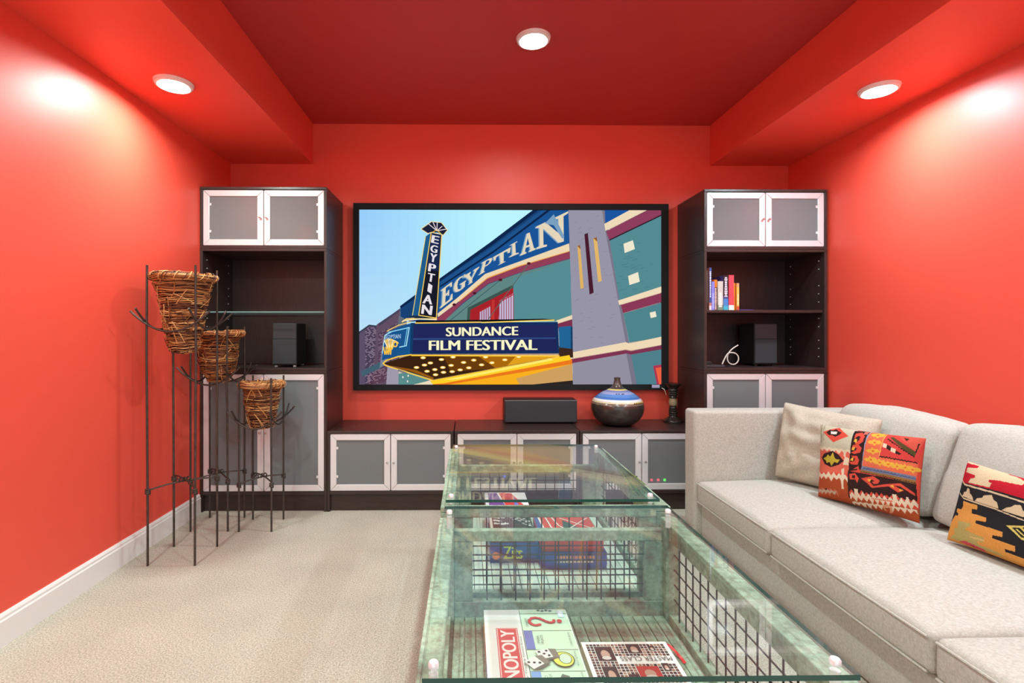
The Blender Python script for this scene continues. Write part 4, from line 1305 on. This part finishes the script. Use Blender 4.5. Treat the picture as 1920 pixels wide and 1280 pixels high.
for pl in (((.42, 2.58), (.44, 2.46), (.52, 2.33), (.60, 2.29)), ((.46, 2.56), (.60, 2.42)), ((.45, 2.38), (.60, 2.56)), ((.50, 2.30), (.605, 2.44)), ((.40, 2.30), (.46, 2.36), (.58, 2.34)), ((.39, 2.57), (.40, 2.44), (.43, 2.32))):
    F.line((248, 240, 232), .007, *pl)
F.b.build('printed_top', M_PRINT, t)
t = gbox('board_game_box', (.092, .320, 2.625, 2.87, ZFL, .372), (240, 236, 240), (232, 228, 236), 'white and purple game box standing farthest back in the table')
F = Flat(.3722)
F.poly((120, 70, 150), (.11, 2.63), (.20, 2.63), (.16, 2.86), (.11, 2.86)); F.poly((216, 60, 66), (.20, 2.63), (.30, 2.63), (.24, 2.86), (.17, 2.86)); F.poly((120, 110, 190), (.24, 2.63), (.27, 2.63), (.25, 2.80))
F.b.build('printed_top', M_PRINT, t)

# dried sprig lying on the rail under the glass
sp = thing('dried_sprig', (.765, 2.4, CZ1), 'bunch of dried green stems lying under the glass on the crate rail', 'dried plant')
rr = random.Random(2)
st = MB(); hd = MB()
for k in range(20):
    f = rr.uniform(-1, 1); e = 2.04 + rr.uniform(0, .2)
    p0 = Vector((.762 + rr.uniform(-.006, .006), 2.74 + rr.uniform(-.04, .03), CZ1 + .004 + rr.uniform(0, .006)))
    p1 = Vector((.758 + .016 * f, 2.45, CZ1 + .004 + rr.uniform(0, .007)))
    p2 = Vector((.738 + .048 * f, e, CZ1 + .004 + rr.uniform(0, .006)))
    pts = [tuple(p0.lerp(p1, s).lerp(p1.lerp(p2, s), s)) for s in [i / 8 for i in range(9)]]
    st.tube(pts, [.0036] * 6 + [.0024] * 3, n=5, col=lin(rr.choice([(84, 112, 36), (60, 90, 32), (110, 126, 60), (76, 100, 36)])))
    for j in range(4):
        q = p1.lerp(p2, .35 + .16 * j) + Vector((rr.uniform(-.012, .012), rr.uniform(-.02, .02), 0))
        hd.ball(q, rr.uniform(.003, .006), rr.uniform(.004, .009), rr.uniform(.002, .004), n=6, k=4, col=lin(rr.choice([(116, 66, 36), (150, 96, 58), (80, 46, 28), (84, 100, 46), (66, 86, 38)])))
for k in range(5):
    x = .715 - .008 * k
    st.tube([(x, 2.06, CZ1 + .012), (x - .012, 2.035, CZ1 + .004), (x - .018 - .004 * k, 2.024, .53), (x - .022 - .01 * k, 2.02, .44 + .02 * k)], .0016, n=5, col=lin((120, 110, 70)))
st.build('stems', M_PLANT, sp, smooth=True); h_ = hd.build('seed_heads', M_PLANT, sp, smooth=True); h_['kind'] = 'stuff'

# ------------------------------------------------------------------ sofa
def rounded(x0, x1, y0, y1, z0, z1, r, n=(10, 10, 6), puff=(0, 0, 0), wob=0.0, seed=0, skew=None):
    """soft box: rounded edges, swelling sides (puff per axis), slight unevenness"""
    b = MB()
    cx, cy, cz = (x0 + x1) / 2, (y0 + y1) / 2, (z0 + z1) / 2
    hx, hy, hz = (x1 - x0) / 2, (y1 - y0) / 2, (z1 - z0) / 2
    idx = {}
    def samples(h, k):
        k = max(2, k); a = [-h + r * q for q in (0, .25, .5, .75)]
        a += [-h + r + (2 * h - 2 * r) * i / k for i in range(k + 1)]
        a += [h - r * q for q in (.75, .5, .25, 0)]
        return a
    S = [samples(hx, n[0]), samples(hy, n[1]), samples(hz, n[2])]
    L = [len(q) for q in S]
    def vert(i, j, k):
        if (i, j, k) in idx: return idx[(i, j, k)]
        p = Vector((S[0][i], S[1][j], S[2][k]))
        c = Vector((max(-hx + r, min(hx - r, p.x)), max(-hy + r, min(hy - r, p.y)), max(-hz + r, min(hz - r, p.z))))
        d = p - c
        q = c + d.normalized() * r if d.length > 1e-9 else p
        u = (q.x / hx, q.y / hy, q.z / hz)
        bul = lambda a: max(0.0, 1 - a * a)
        q2 = Vector((q.x + puff[0] * u[0] * bul(u[1]) * bul(u[2]), q.y + puff[1] * u[1] * bul(u[0]) * bul(u[2]), q.z + puff[2] * (u[2] if u[2] > 0 else u[2] * .1) * bul(u[0]) ** .6 * bul(u[1]) ** .6))
        if wob:
            w = noise.noise_vector(Vector((q.x + seed, q.y, q.z)) * 5.0) * wob + noise.noise_vector(Vector((q.x, q.y + seed, q.z)) * 14.0) * wob * .35
            q2 += w
        if skew: q2 = skew(q2, hx, hy, hz)
        idx[(i, j, k)] = len(b.v)
        b.v.append((cx + q2.x, cy + q2.y, cz + q2.z))
        return idx[(i, j, k)]
    for i in range(L[0] - 1):
        for j in range(L[1] - 1):
            b.face((vert(i, j, 0), vert(i, j + 1, 0), vert(i + 1, j + 1, 0), vert(i + 1, j, 0)))
            K = L[2] - 1
            b.face((vert(i, j, K), vert(i + 1, j, K), vert(i + 1, j + 1, K), vert(i, j + 1, K)))
    for i in range(L[0] - 1):
        for k in range(L[2] - 1):
            b.face((vert(i, 0, k), vert(i + 1, 0, k), vert(i + 1, 0, k + 1), vert(i, 0, k + 1)))
            J = L[1] - 1
            b.face((vert(i, J, k), vert(i, J, k + 1), vert(i + 1, J, k + 1), vert(i + 1, J, k)))
    for j in range(L[1] - 1):
        for k in range(L[2] - 1):
            b.face((vert(0, j, k), vert(0, j, k + 1), vert(0, j + 1, k + 1), vert(0, j + 1, k)))
            I = L[0] - 1
            b.face((vert(I, j, k), vert(I, j + 1, k), vert(I, j + 1, k + 1), vert(I, j, k + 1)))
    return b


FX = 1.425                                   # sofa front plane
sofa = thing('sofa', (2.0, 1.9, 0), 'long oatmeal linen sofa along the red wall', 'sofa')
AY0, AY1 = 3.150, 3.300
SY0 = .45
rounded(FX - .012, 2.585, AY0, AY1,   .004, .787, .022, (8, 2, 8), (0, .004, 0), .002, 1).build('arm', M_LINEN, sofa, smooth=True, angle=180)
rounded(FX + .030, 2.46, SY0, AY0 - .001, .004, .215, .012, (4, 16, 3), (0, 0, 0), .0015, 2).build('base', M_LINEN, sofa, smooth=True, angle=180)
rounded(2.462, 2.585, SY0, AY0 - .001, .004, .72, .02, (2, 16, 6), (0, 0, 0), .001, 3).build('back', M_LINEN, sofa, smooth=True, angle=180)
ys = [AY0 - .004, 2.385, 1.540, SY0 + .0]
for i in range(3):
    y1, y0 = ys[i], ys[i + 1]
    c = rounded(FX, 2.455, y0 + .003, y1 - .003, .2165, .352, .026, (12, 12, 3), (.006, .002, .042), .004, 10 + i)
    co = c.build('seat_cushion', M_LINEN, sofa, smooth=True, angle=180)
    for zz in (.338, .228):
        pts = [(FX - .001 - .006 * max(0, 1 - ((2 * k / 24) - 1) ** 2) * (1 if abs(zz - .28) < .02 else .35), y0 + .016 + (y1 - y0 - .032) * k / 24, zz) for k in range(25)]
        MB().tube(pts, .0042, n=6).build('piping', M_LINEN, co, smooth=True)
    # back cushion leaning against the back
    lean = (lambda tilt: (lambda q, hx, hy, hz: Vector((q.x + tilt * (q.z + hz), q.y, q.z - .020 * (q.y / hy) ** 2 * (q.z > 0)))))(.33)
    ztop = (.850, .868, .86)[i]
    bc = rounded(2.162, 2.312, y0 + .012, y1 - .012, .392, ztop, .045, (4, 12, 9), (.045, .008, .012), .007, 30 + i, lean)
    bo = bc.build('back_cushion', M_LINEN, sofa, smooth=True, angle=180)


# ---- loose pillows
def pillow_frame(bl, br, tl):
    bl, br, tl = Vector(bl), Vector(br), Vector(tl)
    u = br - bl; v = tl - bl
    n = u.cross(v).normalized()
    return bl, u, v, n


def pillow_mesh(bl, br, tl, thick, nu, nv, colour=None, pinch=.05, wob=0.004, seed=0, tr=None):
    o, u, v, n = pillow_frame(bl, br, tl)
    tr = Vector(tr) if tr else o + u + v
    b = MB()
    def P(i, j, side):
        s, t = i / nu, j / nv
        a, c = 2 * s - 1, 2 * t - 1
        ps = .5 + .5 * a * (1 - pinch * (1 - c * c)); pt = .5 + .5 * c * (1 - pinch * (1 - a * a))
        base = o * (1 - ps) * (1 - pt) + (o + u) * ps * (1 - pt) + tr * ps * pt + (o + v) * (1 - ps) * pt
        h = thick * (max(0, 1 - a ** 4) * max(0, 1 - c ** 4)) ** .55
        if wob: h += wob * noise.noise(Vector((s * 6 + seed, t * 6, side))) * (1 - a ** 6) * (1 - c ** 6)
        return base + n * h * side
    F_, B_ = {}, {}
    for j in range(nv + 1):
        for i in range(nu + 1):
            F_[(i, j)] = len(b.v); b.v.append(tuple(P(i, j, 1)))
    for j in range(nv + 1):
        for i in range(nu + 1):
            if i in (0, nu) or j in (0, nv): B_[(i, j)] = F_[(i, j)]
            else:
                B_[(i, j)] = len(b.v); b.v.append(tuple(P(i, j, -1)))
    for j in range(nv):
        for i in range(nu):
            c = colour[j, i] if colour is not None else None
            c = tuple(float(q) for q in c) if c is not None else None
            b.face((F_[(i, j)], F_[(i + 1, j)], F_[(i + 1, j + 1)], F_[(i, j + 1)]), c)
            b.face((B_[(i, j)], B_[(i, j + 1)], B_[(i + 1, j + 1)], B_[(i + 1, j)]), (0.25, 0.09, 0.05) if c else None)
    return b


def raster(nu, nv, quad, shapes, base, flip=False):
    """weave chart: colour of every stitch from polygons given in chart units"""
    f = quad_fn(*quad)
    s = (np.arange(nu) + .5) / nu; t = (np.arange(nv) + .5) / nv
    S, T = np.meshgrid(s, t)
    X, Y = f(S, T)
    img = np.zeros((nv, nu, 3)); img[:] = [q * .74 for q in lin(base)]
    for col, pts in shapes:
        ins = np.zeros(X.shape, bool)
        n = len(pts)
        for i in range(n):
            (xa, ya), (xb, yb) = pts[i - 1], pts[i]
            if ya == yb: continue
            cond = ((ya > Y) != (yb > Y)) & (X < (xb - xa) * (Y - ya) / (yb - ya) + xa)
            ins ^= cond
        img[ins] = [q * .74 for q in lin(col)]
    return img


def zig(x0, y0, x1, y1, n, up, dn, rnd):
    """a jagged band between two points"""
    top, bot = [], []
    for k in range(n + 1):
        s = k / n; x = x0 + (x1 - x0) * s; y = y0 + (y1 - y0) * s
        top.append((x, y - (up * rnd.uniform(.5, 1) if k % 2 else up * .1)))
        bot.append((x, y + (dn * rnd.uniform(.5, 1) if k % 2 == 0 else dn * .1)))
    return top + bot[::-1]


rk = random.Random(8)
RED, DK, CRM, YEL, RUST = (226, 84, 66), (58, 38, 36), (238, 218, 186), (240, 186, 70), (182, 84, 48)
K1 = [((206, 198, 170), [(100, 100), (560, 150), (530, 450), (100, 420)]),
      ((120, 120, 90), [(185, 130), (192, 130), (186, 350), (180, 350)]), ((150, 140, 110), [(215, 135), (222, 135), (216, 330), (210, 330)]),
      (RED, [(210, 235), (370, 172), (490, 270), (330, 348)]),
      (DK, [(250, 238), (285, 205), (320, 215), (350, 192), (375, 215), (415, 235), (390, 262), (350, 285), (320, 268), (275, 268)]),
      ((244, 236, 224), [(298, 225), (368, 225), (362, 256), (304, 256)]),
      ((234, 112, 88), [(100, 415), (530, 450), (500, 690), (90, 660)]),
      (CRM, zig(120, 400, 520, 440, 12, 26, 60, rk)),
      (DK, [(178, 512), (215, 470), (320, 440), (390, 485), (442, 552), (385, 592), (290, 616), (215, 580)]),
      ((208, 184, 62), [(200, 520), (245, 505), (262, 480), (290, 505), (322, 455), (338, 510), (355, 530), (398, 536), (372, 575), (335, 560), (298, 606), (280, 562), (240, 570), (235, 545)]),
      (RUST, [(60, 720), (480, 745), (470, 1020), (60, 900)]),
      (CRM, zig(110, 690, 475, 735, 12, 70, 60, rk)),
      (CRM, [(410, 640), (440, 625), (425, 850), (400, 850)]), (CRM, [(440, 430), (472, 430), (462, 500), (440, 500)]), (CRM, [(455, 500), (500, 520), (490, 600), (430, 590)]),
      ((206, 118, 92), zig(100, 850, 350, 880, 10, 45, 55, rk)), ((196, 176, 150), zig(120, 850, 330, 885, 9, 28, 30, rk)), (DK, [(212, 835), (232, 835), (232, 855), (212, 855)]),
      ((30, 24, 26), [(540, 200), (552, 200), (478, 960), (462, 960)]),
      (DK, [(552, 200), (705, 190), (650, 640), (486, 660)]),
      (RED, [(560, 235), (620, 215), (660, 260), (650, 330), (590, 370), (560, 350), (610, 310), (615, 270), (590, 260), (555, 300)]), (YEL, [(556, 300), (585, 300), (580, 345), (552, 330)]),
      (RED, [(545, 370), (600, 360), (640, 400), (625, 450), (560, 470), (520, 455), (575, 430), (590, 405), (560, 400), (530, 420)]), (YEL, [(545, 395), (570, 390), (560, 430), (530, 425)]),
      (RED, [(520, 490), (590, 490), (610, 540), (590, 590), (520, 585), (500, 560), (560, 550), (565, 520)]), (YEL, [(520, 520), (550, 505), (548, 545), (512, 545)]),
      ((232, 120, 100), [(640, 205), (685, 200), (675, 240), (640, 240)]), (RED, [(540, 640), (600, 600), (610, 650), (570, 660), (590, 630)]),
      ((150, 160, 186), [(690, 200), (706, 200), (655, 610), (636, 605)]),
      ((238, 116, 82), [(706, 190), (872, 220), (832, 492), (1230, 560), (1215, 720), (640, 605)])]
for cx_, cy_ in ((790, 242), (775, 332), (762, 432), (738, 530), (838, 560), (935, 580), (1030, 600), (1115, 612), (1185, 630)):
    K1.append((YEL, [(cx_ - 78, cy_ - 6), (cx_ - 50, cy_ - 22), (cx_ - 26, cy_ - 20), (cx_ - 8, cy_ - 44), (cx_ + 14, cy_ - 22), (cx_ + 48, cy_ - 26), (cx_ + 76, cy_ + 4), (cx_ + 46, cy_ + 22), (cx_ + 20, cy_ + 20), (cx_ + 4, cy_ + 42), (cx_ - 16, cy_ + 20), (cx_ - 50, cy_ + 18)]))
    K1.append(((230, 110, 50), [(cx_ - 12, cy_ - 9), (cx_ + 14, cy_ - 7), (cx_ + 12, cy_ + 10), (cx_ - 12, cy_ + 8)]))
K1 += [((222, 74, 68), [(872, 225), (1300, 255), (1225, 562), (830, 492)]), ((240, 170, 90), [(866, 225), (878, 225), (838, 494), (826, 492)]),
       ((216, 92, 74), [(1000, 245), (1290, 262), (1225, 430)]), ((90, 78, 44), [(920, 262), (960, 262), (1215, 430), (1200, 490), (1165, 470)]), (DK, zig(905, 280, 1195, 480, 22, 10, 26, rk)),
       ((60, 44, 30), [(1065, 265), (1130, 280), (1100, 305)]), (DK, [(1225, 330), (1240, 330), (1215, 440), (1205, 440)]),
       (CRM, [(868, 335), (910, 350), (904, 395), (862, 382)]), (DK, [(908, 352), (956, 380), (950, 425), (903, 400)]), (CRM, [(956, 385), (1010, 405), (1002, 452), (952, 430)]), (DK, [(1010, 420), (1070, 455), (1050, 470), (1004, 455)]),
       (DK, zig(832, 490, 1225, 552, 24, 18, 18, rk)),
       ((128, 132, 156), [(640, 600), (1215, 705), (1210, 755), (622, 645)]), ((86, 96, 130), zig(650, 625, 1210, 730, 30, 16, 14, rk)),
       (DK, [(480, 655), (1210, 780), (1210, 1010), (470, 900)]), ((158, 112, 60), [(620, 640), (1210, 748), (1210, 786), (616, 668)]), (DK, zig(620, 668, 1210, 782, 44, 14, 4, rk)),
       (RED, [(625, 738), (700, 722), (760, 712), (835, 760), (812, 795), (765, 800), (742, 775), (775, 770), (750, 750), (715, 765), (760, 822), (880, 800), (1060, 785), (1200, 892), (1195, 915), (1052, 818), (985, 812), (1095, 866), (1030, 888), (930, 822), (740, 842), (690, 790)]),
       (YEL, [(690, 745), (735, 745), (720, 775), (700, 765)]), (YEL, [(940, 812), (985, 806), (985, 840)]), (YEL, [(1040, 850), (1085, 858), (1050, 876)]),
       (RED, [(495, 690), (560, 680), (600, 740), (580, 790), (560, 750), (500, 750)]), (DK, [(525, 705), (560, 705), (560, 740), (525, 735)]),
       (RUST, [(455, 940), (1230, 1060), (1230, 1300), (455, 1100)]),
       (RED, zig(480, 895, 1210, 985, 26, 50, 10, rk)), (CRM, zig(480, 920, 1210, 1010, 24, 62, 70, rk)), (CRM, [(540, 850), (580, 855), (580, 930), (540, 930)]), (CRM, [(965, 905), (1010, 910), (1010, 990), (965, 990)]), (CRM, [(1110, 930), (1135, 935), (1135, 1000), (1110, 1000)]),
       (CRM, zig(480, 985, 1200, 1070, 22, 10, 60, rk)), (RED, zig(720, 955, 960, 985, 22, 14, 8, rk)),
       ((226, 160, 120), [(830, 1030), (890, 1010), (940, 1050), (930, 1100), (880, 1110), (900, 1085), (915, 1055), (880, 1040), (850, 1060), (870, 1085), (840, 1080)]), (RUST, [(865, 1050), (890, 1050), (890, 1070), (865, 1070)])]
img1 = raster(230, 190, ((95, 908), (1200, 1204), (1282, 262), (160, 146)), K1, RED)
p1 = pillow_mesh((1.885, 2.708, .396), (2.085, 2.315, .398), (1.955, 2.79, .770), .062, 230, 190, img1, .035, .003, 1, tr=(2.170, 2.375, .778))
pk = thing('throw_pillow', (1.99, 2.5, .40), 'patchwork kilim pillow in red, yellow and black, at the sofa middle', 'pillow', 'kilim throw pillows')
p1.build('woven_cover', M_KILIM, pk, smooth=True, angle=180)

BLK, CR2, ORG = (48, 46, 50), (232, 206, 166), (240, 168, 84)
def band(y0, y1, w): return [(200, y0 - 60), (260, y0), (520, y0 + (y1 - y0) * .42), (800, y1), (1250, y1 + 160), (1250, y1 + 160 + w), (800, y1 + w), (520, y0 + (y1 - y0) * .42 + w), (260, y0 + w), (200, y0 - 60 + w)]
K2 = [((202, 36, 52), [(200, 60), (800, 280), (1250, 430), (1250, 660), (800, 495), (520, 400), (200, 320)]),
      (CR2, [(238, 100), (640, 262), (705, 305), (690, 336), (540, 302), (470, 296), (465, 318), (492, 332), (480, 375), (300, 332), (318, 292), (352, 285), (352, 258), (256, 226), (262, 182), (342, 186), (350, 165), (238, 132)]),
      (CR2, [(900, 330), (1100, 400), (1120, 450), (960, 420)]),
      (CR2, band(342, 520, 18)), (CR2, band(486, 705, 14)),
      (CR2, [(246, 470), (262, 430), (282, 425), (300, 388), (318, 400), (322, 440), (345, 470), (358, 518)]), (CR2, [(370, 522), (390, 490), (430, 485), (445, 458), (505, 450), (520, 500), (545, 520), (562, 588)]), (CR2, [(588, 600), (620, 570), (655, 560), (670, 538), (715, 535), (735, 590), (770, 610), (795, 672)]), (CR2, [(830, 700), (870, 650), (940, 640), (980, 700), (1020, 780)]),
      (ORG, [(262, 520), (396, 566), (392, 612), (348, 602), (345, 650), (470, 688), (464, 735), (388, 724), (385, 758), (602, 828), (596, 882), (524, 872), (520, 905), (692, 968), (688, 1028), (610, 1008), (608, 1040), (1020, 1180), (1100, 1400), (0, 1000), (40, 860), (190, 665), (192, 600), (244, 612), (262, 576)]),
      ((198, 182, 112), [(222, 735), (342, 762), (338, 800), (300, 810), (300, 838), (452, 912), (444, 962), (380, 952), (388, 985), (520, 1040), (590, 1096), (320, 1010), (110, 925), (178, 880), (172, 818), (216, 815)]),
      ((232, 196, 130), [(330, 900), (452, 930), (444, 948), (330, 915)]), ((226, 92, 104), [(200, 965), (272, 955), (420, 1036), (430, 1070)]), (BLK, [(280, 990), (330, 1008), (340, 1025)]),
      (BLK, [(190, 640), (218, 655), (212, 685), (188, 675)]),
      ((238, 218, 116), [(622, 755), (830, 738), (960, 770), (1010, 850), (860, 905), (742, 892)]), (BLK, [(665, 772), (720, 768), (790, 850), (770, 870), (740, 868)]), ((238, 218, 116), [(690, 785), (705, 783), (765, 850), (752, 852)]), (BLK, [(740, 762), (830, 755), (880, 800), (850, 810), (815, 775), (750, 780)]), (BLK, [(800, 800), (840, 795), (870, 860), (820, 865)]), ((238, 218, 116), [(810, 812), (828, 810), (846, 846), (828, 850)])]
img2 = raster(200, 180, ((55, 945), (1010, 1300), (1130, 420), (238, 118)), K2, BLK)
p2 = pillow_mesh((2.040, 2.135, .398), (2.095, 1.735, .400), (2.105, 2.110, .738), .055, 200, 180, img2, .035, .003, 2, tr=(2.165, 1.700, .715))
pk = thing('throw_pillow', (2.12, 1.95, .40), 'black, orange and crimson kilim pillow, partly cut off', 'pillow', 'kilim throw pillows')
p2.build('woven_cover', M_KILIM, pk, smooth=True, angle=180)

pl_ = pillow_mesh((1.880, 3.085, .396), (2.090, 2.600, .396), (1.970, 3.135, .845), .074, 60, 50, None, .03, .03, 5, tr=(2.215, 2.68, .812))
pk = thing('throw_pillow', (1.98, 2.85, .40), 'rumpled plain sand linen pillow in the sofa corner', 'pillow')
pl_.build('linen_cover', M_LINEN2, pk, smooth=True, angle=180)
